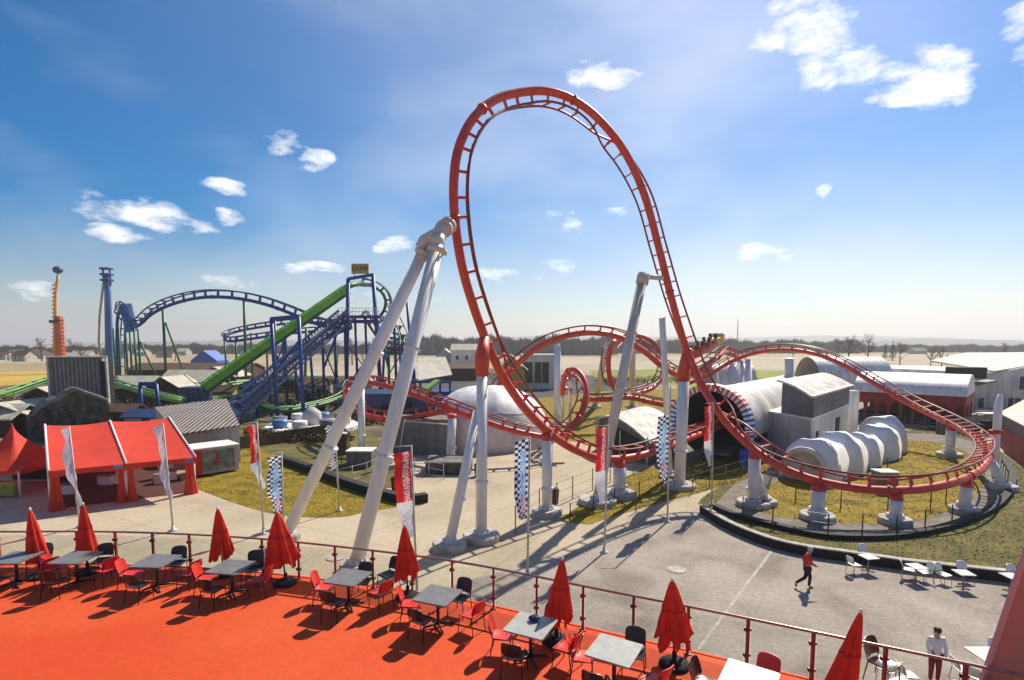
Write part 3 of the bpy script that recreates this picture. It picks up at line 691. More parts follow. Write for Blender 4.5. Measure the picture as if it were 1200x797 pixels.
sup(653, 500, 653, 403, .42, None, 1.1, joints=1); sup(697, 478, 711, 404, .45, 70, 1.1, joints=0); sup(741, 478, 741, 402, .42, 70, 1, joints=0)
sup(668, 500, 668, 445, .2, 52, .7, joints=0); sup(660, 497, 659, 465, .18, 54, .6, joints=0); smain(722, .42, 1.1, 580)
sup(785, 560, 776, 372, .22, 37.2, .8, m='white_steel', joints=1)
sup(845, 487, 838, 432, .3, 75, .8, joints=0)
# the big left A-frame with its head and arm
head_l = P(500, 283, 26.6); head_r = P(517, 277, 26.6); arm = P(529, 262, 27.9)
A1 = G(336, 632); A2 = G(418, 668)
column(red, A1, P(497, 295, 26.8), .31, 'white_steel', .7, None, 2)
column(red, A2, P(513, 288, 26.4), .33, 'white_steel', .75, None, 2)
mb = MB(); mb.tube([P(494, 291, 26.8), P(498, 283, 26.75), P(513, 275, 26.6), P(519, 269, 26.9), P(526, 264, 27.5)], [.33, .34, .34, .36, .30], 16, True, None, False)
mb.tube([P(511, 292, 26.4), P(514, 276, 26.6)], .36, 16)
mb.beam(P(500, 287, 26.7), P(511, 281, 26.6), .16, .5)
for q_ in ((P(519.5, 268.5, 26.95), P(521, 267.5, 27.1)), (P(524.5, 265, 27.4), P(526, 264, 27.5))): mb.tube(q_, .43, 16)
for q, s_ in (((497, 297, 26.8), ((-161, 337))), ((513, 292, 26.4), (-95, 380))): pass
mb.tube([P(496, 299, 26.75), P(498, 294, 26.75)], .46, 14); mb.tube([P(511.5, 296, 26.4), P(513, 290, 26.4)], .5, 14)
mb.build('frame_head', M['dirty_white'], red)
mb = MB(); mb.tube([P(524, 262, 27.6), P(533, 262, 27.9)], .3, 10); mb.build('saddle', M['red_steel'], red)
# right inclined support with its head
column(red, G(700, 590), P(753, 326, 36), .31, 'dirty_white', 1.2, None, 3)
mb = MB(); mb.tube([P(752, 333, 35.9), P(754.5, 321, 36)], .4, 12); mb.tube([P(754, 324, 36), P(777, 326, 36.4)], .16, 8); mb.build('frame_head', M['dirty_white'], red)

def rest_of_ties(root, m):
    o = TIES[root.name][1].build('cross_ties', M[m], root); o['kind'] = 'stuff'
rest_of_ties(red, 'red_steel')
# train
def make_train():
    r = thing('coaster_train', 'red and yellow coaster train with riders climbing behind the loop', 'train')
    base = [P(816, 426, 74), P(823, 421, 75), P(830, 416.5, 76), P(837, 412, 77.5)]
    for i, p in enumerate(base):
        p = p + Vector((0, 0, 1.6)); d = (base[min(i + 1, 3)] - base[max(i - 1, 0)]).normalized()
        rot = d.to_track_quat('X', 'Z').to_matrix().to_4x4(); T = Matrix.Translation(p) @ rot
        mb = MB()
        def sh(pts, w):
            vs = [T @ Vector((x, -w, z)) for x, z in pts] + [T @ Vector((x, w, z)) for x, z in pts]; n = len(pts)
            mb.add(vs, [tuple(range(n)), tuple(reversed(range(n, 2 * n)))] + [(k, n + k, n + (k + 1) % n, (k + 1) % n) for k in range(n)])
        if i == 3: sh([(-.9, -.5), (.6, -.7), (1.7, -.3), (1.9, .3), (1.2, .7), (.5, .3), (-.9, .4)], .75)
        else: sh([(-.9, -.5), (.9, -.5), (1.0, .3), (.5, .3), (.3, .0), (-.5, .0), (-.7, .5), (-.9, .5)], .7)
        mb.build('car', M['yellow_steel' if i == 3 else 'red_steel'], r)
        for s_ in (-.38, .38):
            mb = MB(); c = T @ Vector((-.3, s_, .5)); mb.tube([T @ Vector((-.45, s_, .0)), T @ Vector((-.5, s_, 1.1))], [.28, .2], 6); mb.build('seat', M['chair_black'], r)
make_train()
# ================================================================== BLUE AND GREEN COASTER
blue = thing('roller_coaster', 'blue and green roller coaster with tube lift and arched hill at the left', 'roller coaster', tuple(G(300, 470)))
K = dict(ms='blue_steel', mr='blue_rail', spine_r=.32, drop=1.25, gauge=.75, rail_r=.14, tie=1.5, arm=.14, step=1.2)
up0 = Vector((0, 0, 1)); 
track(blue, [(138, 440, 128, Vector((1, 0, 0))), (137, 400, 128, Vector((1, 0, 0))), (138, 372, 127, Vector((1, 0, .2))), (143, 360, 126, Vector((0, -1, .4))), (150, 366, 123, Vector((0, -1, .5))), (155, 382, 119, Vector((0, -1, 1))), (163, 381, 115, up0), (178, 368, 112, up0), (198, 358, 109, up0), (222, 351, 107, up0), (248, 348, 105, up0), (280, 350, 104, up0), (312, 357, 103, up0), (345, 369, 102, up0), (372, 380, 101, up0), (398, 386, 100, up0), (412, 384, 99, up0)], **K)
track(blue, [(412, 384, 99, up0), (385, 395, 100, up0), (350, 418, 98, up0), (320, 440, 96, up0), (290, 458, 94, up0), (262, 466, 90, up0)], **K)
K2 = dict(K); K2.update(spine_r=.3, drop=.9, gauge=.6, rail_r=.13)
track(blue, [(405, 380, 128, up0), (370, 378, 130, up0), (330, 380, 132, up0), (290, 386, 134, up0), (270, 391, 132, up0), (263, 397, 128, up0), (270, 400, 124, up0), (295, 397, 122, up0), (330, 392, 122, up0), (370, 388, 122, up0)], **K2)
KD = dict(K); KD.update(ms='dark_green', spine_r=.28, drop=1.0, gauge=.65)
track(blue, [(425, 333, 104, up0), (435, 335, 104, up0), (446, 341, 104, up0), (452, 352, 104, Vector((1, 0, 0))), (450, 364, 104, Vector((1, 0, -.2))), (444, 372, 104, Vector((1, 0, 0)))], **KD)
KT = dict(K); KT.update(ms='dark_green', spine_r=.25, drop=1.0, gauge=.8)
track(blue, [(424, 368, 100, up0), (432, 380, 100, up0), (440, 392, 100, up0), (450, 404, 100, up0), (462, 410, 100, up0), (474, 407, 101, up0), (470, 392, 104, up0), (462, 375, 106, up0), (458, 360, 108, up0)], **KT)
track(blue, [(446, 400, 108, up0), (455, 396, 108, up0), (468, 398, 108, up0), (476, 408, 104, up0), (468, 414, 100, up0), (450, 413, 100, up0)], **KT)
# green enclosed lift
def boxpath(a, b, w, h, m, name):
    mb = MB(); mb.beam(a, b, w, h); return mb.build(name, M[m], blue)
ga, gb = P(238, 454, 80), P(406, 338, 96)
mb = MB(); d = (gb - ga); L0 = d.length; t = d.normalized(); s_ = t.cross(Z).normalized(); u = s_.cross(t)
mb.beam(ga, gb, 1.4, 1.0)
for k in range(30):
    c = ga + t * (L0 * (k + .5) / 30); mb.beam(c - s_ * .8 + u * .12, c + s_ * .8 + u * .12, .16, 1.0)
for q in (1, -1): mb.beam(ga + s_ * q * .8 + u * .55, gb + s_ * q * .8 + u * .55, .12, .12)
mb.build('lift_tube', M['green_steel'], blue)
mb = MB(); mb.beam(ga - u * .85, gb - u * .85, .9, .35); mb.build('lift_beam', M['dark_green'], blue)
mb = MB(); mb.tube([P(405, 337, 96), P(415, 333, 100), P(425, 332, 104)], .5, 8); mb.build('lift_crest', M['dark_green'], blue)
# machine housing at the foot of the lift
c = P(229, 462, 80); mb = MB(); mb.box((c.x, c.y, c.z - .2), (3.4, 3, 2.6)); mb.box((c.x - 2.2, c.y, c.z - 1.0), (1.6, 2.4, 1.4)); mb.build('drive_housing', M['blue_rail'], blue)
# blue lattice lift with stairs
la, lb = P(276, 484, 68), P(404, 372, 92)
d = lb - la; L0 = d.length; t = d.normalized(); s_ = t.cross(Z).normalized(); u = s_.cross(t)
mb = MB()
for q in (1, -1):
    for w in (-.1, 1.25): mb.beam(la + s_ * q * .8 + u * w, lb + s_ * q * .8 + u * w, .28, .28)
nn = 34
for k in range(nn):
    c0 = la + t * (L0 * k / nn); c1 = la + t * (L0 * (k + 1) / nn)
    for q in (1, -1):
        mb.beam(c0 + s_ * q * .8, c0 + s_ * q * .8 + u * 1.25, .1, .1); mb.beam(c0 + s_ * q * .8, c1 + s_ * q * .8 + u * 1.25, .08, .08)
    mb.beam(c0 - s_ * .8, c0 + s_ * .8, .7, .1)
mb.build('lift_truss', M['blue_rail'], blue)
mb = MB()
for k in range(70):
    c0 = la + t * (L0 * k / 70) + s_ * 1.4; mb.beam(c0 - s_ * .45, c0 + s_ * .45, .3, .05)
for q in (.95, 1.85): mb.beam(la + s_ * q + u * .0, lb + s_ * q, .1, .3)
mb.beam(la + s_ * 1.85 + u * 1.1, lb + s_ * 1.85 + u * 1.1, .06, .06)
mb.build('stairs', M['blue_rail'], blue)
# portal frames
def bcol(a, b, r=.22, m='blue_steel'):
    mb = MB(); mb.tube([a, b], r, 8); return mb.build('support_column', M[m], blue)
def portal(p1, p2, Y, b1, b2, r=.26):
    a, b = P(*p1, Y), P(*p2, Y); bcol(Vector((P(b1[0], p1[1], Y).x, Y, 0)), a, r); bcol(Vector((P(b2[0], p1[1], Y).x, Y, 0)), b, r)
    mb = MB(); mb.beam(a - (b - a) * .02, b + (b - a) * .02, .45, .5); mb.build('cross_beam', M['blue_steel'], blue)
portal((318, 374), (350, 371), 70, (321, 480), (352, 497))
portal((408, 327), (437, 322), 94, (402, 470), (444, 470), .34)
portal((461, 354), (477, 354), 100, (463, 440), (484, 440), .26)
portal((164, 450), (183, 450), 66, (164, 490), (185, 490), .22)
mb = MB(); a = P(422, 371, 94); mb.box((a.x, 95.5, a.z), (7.2, 4.5, .35)); mb.box((a.x, 95.5, a.z - .8), (5.8, 3.5, .5)); mb.build('platform', M['blue_steel'], blue)
mb = MB()
for q in range(13): x = a.x - 3.4 + q * .567; mb.beam((x, 93.4, a.z + .15), (x, 93.4, a.z + 1.4), .07)
for z in (.8, 1.4): mb.beam((a.x - 3.5, 93.4, a.z + z), (a.x + 3.5, 93.4, a.z + z), .07)
mb.build('platform_railing', M['white_trim'], blue)
c = P(430, 334, 95); mb = MB(); mb.box((c.x, 95, c.z), (2.0, 1.4, .5)); mb.build('crest_cover', M['paint_pale'], blue)
for x_, y_, x2 in ((404, 372, 380), (440, 372, 455)): bcol(P(x2, 430, 96), P(x_, y_ - 5, 95), .2)
for (x, yt, Y, xb) in ((133, 385, 124, 133), (139, 382, 122, 138), (147, 382, 121, 147), (152, 384, 120, 152), (157, 384, 118, 158), (162, 386, 116, 162), (191, 364, 110, 192), (286, 352, 104, 286), (263, 398, 128, 264), (276, 396, 123, 276), (294, 390, 123, 294), (312, 390, 122, 312), (332, 386, 122, 332), (359, 384, 103, 355), (392, 388, 100, 394), (378, 392, 99, 378), (455, 396, 104, 455), (331, 392, 122, 331)):
    bcol(Vector((P(xb, 400, Y).x, Y, 0)), P(x, yt, Y), .26 if Y < 112 else .22, 'dark_green')
bcol(Vector((P(213, 400, 112).x, 114, 0)), P(194, 378, 110), .2, 'dark_green'); bcol(Vector((P(180, 400, 116).x, 118, 0)), P(164, 400, 116), .2, 'dark_green')
for (x, yt, Y, xb) in ((334, 378, 92, 334), (362, 395, 90, 366), (392, 375, 94, 392), (416, 372, 96, 418), (428, 372, 96, 430), (468, 398, 100, 470), (476, 400, 102, 480), (485, 430, 90, 486), (322, 375, 92, 322), (300, 455, 74, 298), (346, 430, 84, 347), (378, 400, 90, 378), (316, 452, 74, 315), (404, 374, 94, 404), (441, 372, 94, 446), (452, 375, 94, 446)):
    bcol(Vector((P(xb, 400, Y).x, Y, 0)), P(x, yt, Y), .22)
for (p1, p2) in (((322, 430, 92), (334, 400, 92)), ((334, 440, 92), (322, 410, 92)), ((404, 455, 94), (446, 400, 94)), ((446, 455, 94), (404, 400, 94)), ((318, 440, 70), (350, 400, 70)), ((392, 440, 94), (378, 405, 92)), ((455, 440, 100), (476, 405, 101))):
    mb = MB(); mb.tube([P(*p1), P(*p2)], .12, 6); mb.build('brace', M['blue_steel'], blue)
# broad blue screen of track seen end-on at the far left
mb = MB(); q = [P(139, 357, 124), P(153, 357, 124), P(160, 388, 118), P(147, 390, 118)]
mb.add([tuple(v) for v in q] + [tuple(v + Vector((0, .5, .3))) for v in q], [(0, 1, 2, 3), (7, 6, 5, 4), (0, 4, 5, 1), (1, 5, 6, 2), (2, 6, 7, 3), (3, 7, 4, 0)]); mb.build('track_plate', M['pale_blue'], blue)
# low green track
KL = dict(ms='lime', mr='lime', spine_r=.32, drop=.5, gauge=.55, rail_r=.12, tie=2.5, arm=.12, step=2)
track(blue, [(-40, 470, 70, up0), (5, 463, 76, up0), (35, 453, 84, up0), (62, 445, 92, up0), (95, 442, 94, up0), (128, 448, 88, up0), (160, 458, 80, up0), (190, 466, 77, up0), (215, 471, 77, up0)], **KL)
KL2 = dict(KL); KL2.update(ms='dark_green', mr='lime')
track(blue, [(240, 459, 84, up0), (270, 452, 92, up0), (310, 448, 98, up0), (350, 446, 100, up0), (390, 447, 98, up0), (408, 456, 90, up0), (396, 468, 80, up0), (360, 478, 74, up0), (325, 482, 70, up0), (300, 476, 72, up0)], **KL2)
track(blue, [(235, 470, 80, up0), (265, 468, 84, up0), (300, 464, 84, up0)], **KL2)
rest_of_ties(blue, 'blue_steel')
# name board on the crest
bd = thing('name_board', 'small ochre name board on top of the tall blue lift frame', 'sign', tuple(P(422, 322, 94)))
mb = MB(); c = P(422, 315, 94); mb.box((c.x, 94, c.z), (2.9, .15, 1.7)); mb.build('panel', M['sign_yellow'], bd)
mb = MB()
for x in (-1, 1): mb.beam((c.x + x, 94, c.z - .8), (c.x + x, 94, c.z - 1.6), .1)
mb.build('bracket', M['blue_steel'], bd)
def letters(s_, loc, size, m, par, rz=0, ext=.02):
    cu = bpy.data.curves.new('lettering', 'FONT'); cu.body = s_; cu.size = size; cu.extrude = ext; cu.align_x = 'CENTER'; cu.align_y = 'CENTER'
    o = bpy.data.objects.new('lettering', cu); C.objects.link(o); cu.materials.append(M[m])
    o.parent = par; o.location = Vector(loc) - par.location; o.rotation_euler = (R(90), 0, rz); WM[o.name] = WM[par.name].copy(); return o
letters('ZAMP', (c.x, 93.88, c.z), 1.15, 'sign_dark', bd)

# ================================================================== TOWER RIDES
tw = thing('drop_tower', 'thin orange and yellow ride tower with a round dark head', 'ride tower', tuple(G(68, 438)))
Y = tw.location.y
mb = MB(); mb.tube([P(64, 432, Y), P(65, 390, Y), P(65, 345, Y), P(67, 330, Y), P(68, 322, Y)], [.6, .55, .45, .4, .35], 8); mb.build('mast', M['yellow_steel'], tw)
mb = MB()
for k in range(22): a = P(64.5, 432 - k * 4.6, Y); b_ = P(65.6, 429 - k * 4.6, Y); mb.beam(a + Vector((-.5, -.6, 0)), b_ + Vector((.5, -.6, 0)), .25)
mb.build('lattice', M['orange_steel'], tw)
mb = MB(); mb.lathe(P(68, 321, Y), [(.4, 0), (1.3, .6), (1.4, 1.6), (.8, 2.3)], 12); mb.build('head', M['blue_rail'], tw)
mb = MB(); a = P(72, 425, Y); mb.box((a.x, Y + .2, a.z + 7.5 * 1.0), (1.6, 1.4, 15)); 
for k in range(12): mb.box((a.x, Y + .2, a.z + .8 + k * 1.2), (2.3, 1.8, .25))
mb.build('carriage', M['orange_steel'], tw)
mb = MB(); a = P(66, 377, Y); mb.box((a.x, Y, a.z), (3.0, 2.2, 1.0)); mb.build('collar', M['sign_dark'], tw)
t2 = thing('drop_tower', 'tall pale blue twin-leg ride tower with dark head', 'ride tower', tuple(G(127, 446)))
Y = t2.location.y
mb = MB(); mb.tube([P(128, 446, Y), P(128, 400, Y), P(126.5, 350, Y), P(126, 322, Y)], [1.0, .95, .8, .7], 10); mb.build('mast', M['pale_blue'], t2)
mb = MB(); mb.tube([P(119, 425, Y), P(116, 400, Y), P(117, 370, Y), P(121, 335, Y), P(123, 325, Y)], .32, 8); mb.build('side_arm', M['dirty_white'], t2)
mb = MB(); a = P(125, 324, Y)
for k in range(3): mb.box((a.x, Y, a.z - 1 + k * 1.5), (2.3, 2.0, .5))
for x in (-.9, .9): mb.box((a.x + x, Y, a.z - 0.2), (.3, .4, 4.4))
mb.build('head', M['blue_steel'], t2)

# ================================================================== BUILDINGS
def gable_roof(mb, x0, x1, y0, y1, z0, z1, axis='x', th=.12, over=.3):
    """ridge along axis; eaves z0, ridge z1"""
    if axis == 'x':
        ym = (y0 + y1) / 2
        for (ya, yb) in ((y0 - over, ym), (y1 + over, ym)):
            v = [(x0 - over, ya, z0), (x1 + over, ya, z0), (x1 + over, yb, z1), (x0 - over, yb, z1)]
            vs = v + [(a, b, c + th) for a, b, c in v]
            mb.add(vs, [(3, 2, 1, 0), (4, 5, 6, 7), (0, 1, 5, 4), (1, 2, 6, 5), (2, 3, 7, 6), (3, 0, 4, 7)])
    else:
        xm = (x0 + x1) / 2
        for (xa, xb) in ((x0 - over, xm), (x1 + over, xm)):
            v = [(xa, y0 - over, z0), (xa, y1 + over, z0), (xb, y1 + over, z1), (xb, y0 - over, z1)]
            vs = v + [(a, b, c + th) for a, b, c in v]
            mb.add(vs, [(3, 2, 1, 0), (4, 5, 6, 7), (0, 1, 5, 4), (1, 2, 6, 5), (2, 3, 7, 6), (3, 0, 4, 7)])
def gwall(mb, x0, x1, y0, y1, z0, z1, axis='x'):
    """walls with gables"""
    if axis == 'x':
        ym = (y0 + y1) / 2
        vs = [(x, y, z) for x in (x0, x1) for y, z in ((y0, 0), (y1, 0), (y1, z0), (ym, z1 - .02), (y0, z0))]
    else:
        xm = (x0 + x1) / 2
        vs = [(x, y, z) for y in (y0, y1) for x, z in ((x0, 0), (x1, 0), (x1, z0), (xm, z1 - .02), (x0, z0))]
    mb.add(vs, [(0, 1, 2, 3, 4), (9, 8, 7, 6, 5), (0, 5, 6, 1), (1, 6, 7, 2), (2, 7, 8, 3), (3, 8, 9, 4), (4, 9, 5, 0)])
def house(name, label, cat, c, w, d, ze, zr, mw, mr, axis='x', group=None, wins=(), over=.3, wm='dark_glass', doors=()):
    t = thing(name, label, cat, (c[0], c[1], 0), group)
    x0, x1, y0, y1 = c[0] - w / 2, c[0] + w / 2, c[1] - d / 2, c[1] + d / 2
    mb = MB(); gwall(mb, x0, x1, y0, y1, ze, zr, axis); mb.build('wall', M[mw], t)
    mb = MB(); gable_roof(mb, x0, x1, y0, y1, ze - .02, zr, axis, .14, over); mb.build('roof', M[mr], t)
    for (u, z, ww, hh) in wins:
        mb = MB(); mb.box((x0 + u * w, y0 - .02, z), (ww, .08, hh)); f = mb.build('window', M['white_trim'], t)
        mb = MB(); mb.box((x0 + u * w, y0 - .05, z), (ww * .84, .06, hh * .86)); mb.build('pane', M[wm], f)
    for (u, ww, hh) in doors:
        mb = MB(); mb.box((x0 + u * w, y0 - .02, hh / 2), (ww, .1, hh)); mb.build('door', M['dark'], t)
    return t
# tall corrugated barn
Yb = 66; a = P(57, 420, Yb); b_ = P(125, 420, Yb); zt = a.z
bn = thing('barn', 'tall grey corrugated metal barn with dark side edge', 'barn', ((a.x + b_.x) / 2, Yb, 0))
mb = MB(); mb.prism([(a.x, Yb), (P(118, 420, Yb).x, Yb), (P(117, 420, Yb + 6).x, Yb + 6), (a.x * 1.07, Yb + 6)], 0, zt); mb.build('wall', M['corr_grey'], bn)
mb = MB(); mb.box((P(121.5, 420, Yb).x, Yb + .4, zt / 2 - .2), (.75, 1.2, zt - .3)); mb.build('side_recess', M['dark'], bn)
for x in (56.5, 125): mb = MB(); q = P(x, 420, Yb); mb.box((q.x, Yb - .1, zt / 2 + .05), (.22, .25, zt + .1)); mb.build('corner_trim', M['dirty_white'], bn)
mb = MB(); mb.prism([(a.x - .2, Yb - .2), (b_.x + .1, Yb - .2), (b_.x * 1.09, Yb + 6.2), (a.x * 1.1, Yb + 6.2)], zt + .02, zt + .16); mb.build('roof', M['corr_grey'], bn)
# rough dark gabled rock front
Yr = 56
def rp(x, y): v = P(x, y, Yr); return (v.x, v.z)
rb = thing('rock_facade', 'dark rough stone gable in front of the corrugated barn', 'building', (P(85, 480, Yr).x, Yr, 0))
prof = [(34, 492), (45, 483), (58, 473), (70, 469), (80, 461), (89, 457), (100, 461), (112, 465), (126, 470), (128, 478)]
pr = [rp(*p) for p in prof]; pr = [(pr[0][0], 0)] + pr + [(pr[-1][0], 0)]
mb = MB(); n = len(pr); vs = [(x, Yr, z) for x, z in pr] + [(x * 1.1, Yr + 5, z) for x, z in pr]
mb.add(vs, [tuple(range(n)), tuple(reversed(range(n, 2 * n)))] + [(k, n + k, n + (k + 1) % n, (k + 1) % n) for k in range(n)]); mb.build('wall', M['stone'], rb)
mb = MB(); mb.tube([(x, Yr - .05, z + .1) for x, z in pr[1:-1]], [rnd.uniform(.14, .24) for _ in pr[1:-1]], 6); mb.build('coping', M['dark_concrete'], rb)
mb = MB()
for k in range(60):
    x = rnd.uniform(pr[1][0] + .5, pr[-1][0] - .3); z = rnd.uniform(.3, 3.4); r_ = rnd.uniform(.25, .6)
    mb.lathe((x, Yr, z), [(r_ * .6, -r_ * .5), (r_, 0), (r_ * .5, r_ * .5)], 6, False)
mb.build('boulders', M['stone'], rb)
# shed with ribbed roof
sh = thing('shed', 'shed with ribbed beige roof between red pavilion and blue coaster', 'shed', (P(235, 520, 47).x, 47, 0))
rf = [P(181, 479, 52), P(266, 469, 52), P(281, 500, 45.2), P(209, 511, 44.2)]
mb = MB(); mb.add([tuple(v) for v in rf] + [tuple(v + Vector((0, 0, .15))) for v in rf], [(0, 1, 2, 3), (7, 6, 5, 4), (0, 4, 5, 1), (1, 5, 6, 2), (2, 6, 7, 3), (3, 7, 4, 0)]); mb.build('roof', M['corr_beige'], sh)
w_ = [rf[3] + Vector((.25, .3, 0)), rf[2] + Vector((-.2, .3, 0)), rf[1] + Vector((-.2, -.3, 0)), rf[0] + Vector((.3, -.3, 0))]
mb = MB(); mb.add([(v.x, v.y, 0) for v in w_] + [(v.x, v.y, v.z - .02) for v in w_], [(3, 2, 1, 0), (4, 5, 6, 7), (0, 1, 5, 4), (1, 2, 6, 5), (2, 3, 7, 6), (3, 0, 4, 7)]); mb.build('wall', M['wall_pale'], sh)
# white container kiosk
k0, k1 = G(229, 560), G(280, 552); H_ = 1.9
ks = thing('kiosk', 'white container kiosk with picture panel beside the red pavilion', 'kiosk', ((k0.x + k1.x) / 2, k0.y + 1, 0))
d = (k1 - k0).normalized(); nr = Vector((-d.y, d.x, 0)) * 2.4
mb = MB(); mb.prism([(v.x, v.y) for v in (k0, k1, k1 + nr, k0 + nr)], .15, 2.05); mb.build('body', M['wall_pale'], ks)
mb = MB(); e1 = k0 - d * .15 - nr * .06; e2 = k1 + d * .1 - nr * .06; mb.prism([(v.x, v.y) for v in (e1, e2, e2 + nr * 1.1, e1 + nr * 1.1)], 2.054, 2.17); mb.build('roof', M['wall_white'], ks)
mb = MB(); ps = k0 + d * 2.0 - nr.normalized() * .03; mb.beam(k0 + d * .55 - nr.normalized() * .03 + Vector((0, 0, 1.15)), k0 + d * 2.75 - nr.normalized() * .03 + Vector((0, 0, 1.15)), .05, 1.45); mb.build('picture_panel', mat('grey_picture', (.16, .18, .16), .5, .6, 1.5, col2=(.4, .42, .38)), ks)
mb = MB(); mb.beam(k0 + d * 1.55 - nr.normalized() * .07 + Vector((0, 0, .75)), k0 + d * 1.65 - nr.normalized() * .07 + Vector((0, 0, 1.65)), .05, .35); mb.build('red_emblem', M['chair_red'], ks)
mb = MB(); mb.beam(k0 + d * .0 - nr.normalized() * .03 + Vector((0, 0, 1.1)), k0 + d * .48 - nr.normalized() * .03 + Vector((0, 0, 1.1)), .06, 1.9); mb.build('red_corner', M['tent_red'], ks)

# red marquee pavilion
pv = thing('marquee', 'open red canvas marquee of two bays with white trim', 'marquee', tuple(G(140, 590)))
f0, f1, f2 = G(60, 599), G(145, 588), G(229, 578)       # front feet
zt = 3.05
def up_(v, z): return Vector((v.x, v.y, z))
fd = (f2 - f0).normalized(); bk = Vector((-11.2, 13, 0))
eL, eR = P(58, 551, f0.y), P(223, 533, f2.y); ze = (eL.z + eR.z) / 2
zr = P(52, 498, f0.y + 6.6).z
def pt(s_, u, z): v = f0 + (f2 - f0) * s_ + bk * u; return Vector((v.x, v.y, z))
def bay(s0, s1):
    def fn(u, v):
        s_ = s0 + (s1 - s0) * u
        uu = -.04 + v * 1.08; hh = (1 - abs(uu - .5) / .54); z = ze + (zr - ze) * max(0, hh) - .16 * math.sin(math.pi * u) * (1 - abs(2 * v - 1) ** 4)
        return pt(s_, uu, z)
    mb = MB(); mb.grid(fn, 10, 24); mb.build('canopy', M['tent_red'], pv)
bay(0, .5); bay(.5, 1)
mb = MB()
for s0 in (0, .5):
    mb.add([tuple(pt(s0, -.04, ze)), tuple(pt(s0 + .5, -.04, ze)), tuple(pt(s0 + .5, -.045, ze - .4)), tuple(pt(s0 + .5 - .25, -.045, ze - .3)), tuple(pt(s0, -.045, ze - .4))], [(0, 1, 2, 3, 4)])
mb.build('front_valance', M['tent_red'], pv)
for s_ in (0, .5, 1):
    mb = MB()
    for u in (0, 1): mb.tube([pt(s_, u, 0), pt(s_, u, ze)], .07, 8)
    mb.build('post', M['white_trim'], pv)
    mb = MB(); mb.tube([pt(s_, -.04, ze + .03), pt(s_, .5, zr + .04), pt(s_, 1.04, ze + .03)], .07, 6); mb.build('trim', M['white_trim'], pv)
    # gathered side curtains
    for dx in ((.02, .05) if s_ == 0 else (-.035, .035) if s_ == .5 else (-.05, -.02)):
        def fn(u, v, s_=s_, dx=dx):
            a = u * 2 * math.pi; r_ = .10 + .16 * (1 - v) ** 2 * 1.2; c0 = pt(s_ + dx, 0, v * ze); return c0 + Vector((math.cos(a) * r_ * (1 + .25 * math.sin(5 * a)), math.sin(a) * r_, 0))
        mb = MB(); mb.grid(fn, 20, 8); mb.build('curtain', M['tent_red'], pv)
for s0, s1 in ((0, .48),):
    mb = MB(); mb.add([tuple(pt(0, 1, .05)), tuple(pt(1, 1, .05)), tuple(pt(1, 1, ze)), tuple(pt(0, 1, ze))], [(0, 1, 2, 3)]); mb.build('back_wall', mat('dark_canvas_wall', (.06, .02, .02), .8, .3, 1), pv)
mb = MB(); mb.add([tuple(pt(0, 0.02, .03)), tuple(pt(1, 0.02, .03)), tuple(pt(1, 1, .03)), tuple(pt(0, 1, .03))], [(0, 1, 2, 3)]); mb.build('floor_mat', mat('shade_darkened_mat', (.06, .015, .013), .9, .3, 1), pv)  # mat colour darkened to stand for the shade under the canopy
for s_ in (.44, .94):
    mb = MB(); mb.beam(pt(s_ - .03, -.06, ze - .08), pt(s_ + .03, -.06, ze - .08), .05, .22); mb.build('name_plate', M['pale_blue'], pv)
for s_, u in ((.08, .2), (.4, .5), (.85, .3), (.9, .55)):
    pass
# white boxes and crates inside the marquee
used = [False]
bx = thing('crate', 'white crate standing inside the red marquee', 'crate', (0, 0, 0), 'crates stored in the marquee')
mb = MB(); mb.box((0, 0, .3), (.9, .6, .6)); mb.build('box', M['wall_white'], bx)
mb = MB(); mb.box((0, 0, .64), (.95, .65, .06)); mb.build('lid', M['dark_concrete'], bx)
for i, (s_, u, z) in enumerate(((.42, .35, .03), (.12, .25, .03), (.83, .25, .03), (.91, .3, .03), (.9, .36, .70))):
    v = pt(s_, u, z); place(bx, used, v, .2 * i, ['white crate beside the middle curtain of the marquee', 'white crate beside the left curtain of the marquee', 'white crate in the right bay of the marquee, left one', 'lower white crate of the pair stacked by the right curtain', 'upper white crate stacked by the right marquee curtain'][i])
# red pagoda tent
pg = thing('pagoda_tent', 'red pagoda tent with tall pointed top at the left edge', 'tent', tuple(G(10, 583)))
c0 = G(8, 578) + Vector((0, 1.2, 0)); zz = P(10, 551, c0.y - 2).z; pk = P(14, 496, c0.y)
def fn(u, v):
    a = u * 2 * math.pi; k = max(abs(math.cos(a)), abs(math.sin(a))); R_ = 2.25 * (1 - v) ** 1.9 / k * 1 + .04
    return Vector((pk.x + math.cos(a) * R_, pk.y + math.sin(a) * R_, zz + (pk.z - zz) * v))
mb = MB(); mb.grid(fn, 32, 16); mb.build('canopy', M['tent_red'], pg)
mb = MB()
for sx in (-1, 1):
    for sy in (-1, 1): mb.tube([(pk.x + sx * 2.2, pk.y + sy * 2.2, 0), (pk.x + sx * 2.2, pk.y + sy * 2.2, zz)], .06, 6)
mb.build('frame', M['white_trim'], pg)
mb = MB(); mb.box((pk.x, pk.y - 2.15, zz - .12), (4.5, .04, .3)); mb.box((pk.x + 2.2, pk.y, zz - .12), (.04, 4.4, .3)); mb.build('valance', M['tent_red'], pg)
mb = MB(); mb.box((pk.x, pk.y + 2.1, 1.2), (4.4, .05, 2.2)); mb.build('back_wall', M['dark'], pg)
cn = thing('counter', 'low yellow-green counter under the red pagoda tent', 'counter', (pk.x, pk.y - 2, 0))
mb = MB(); mb.box((pk.x - .1, pk.y - 2.0, .5), (4.0, .5, .85)); mb.build('front', mat('yellow_green_panel', (.32, .28, .04), .6, .4, 2), cn)
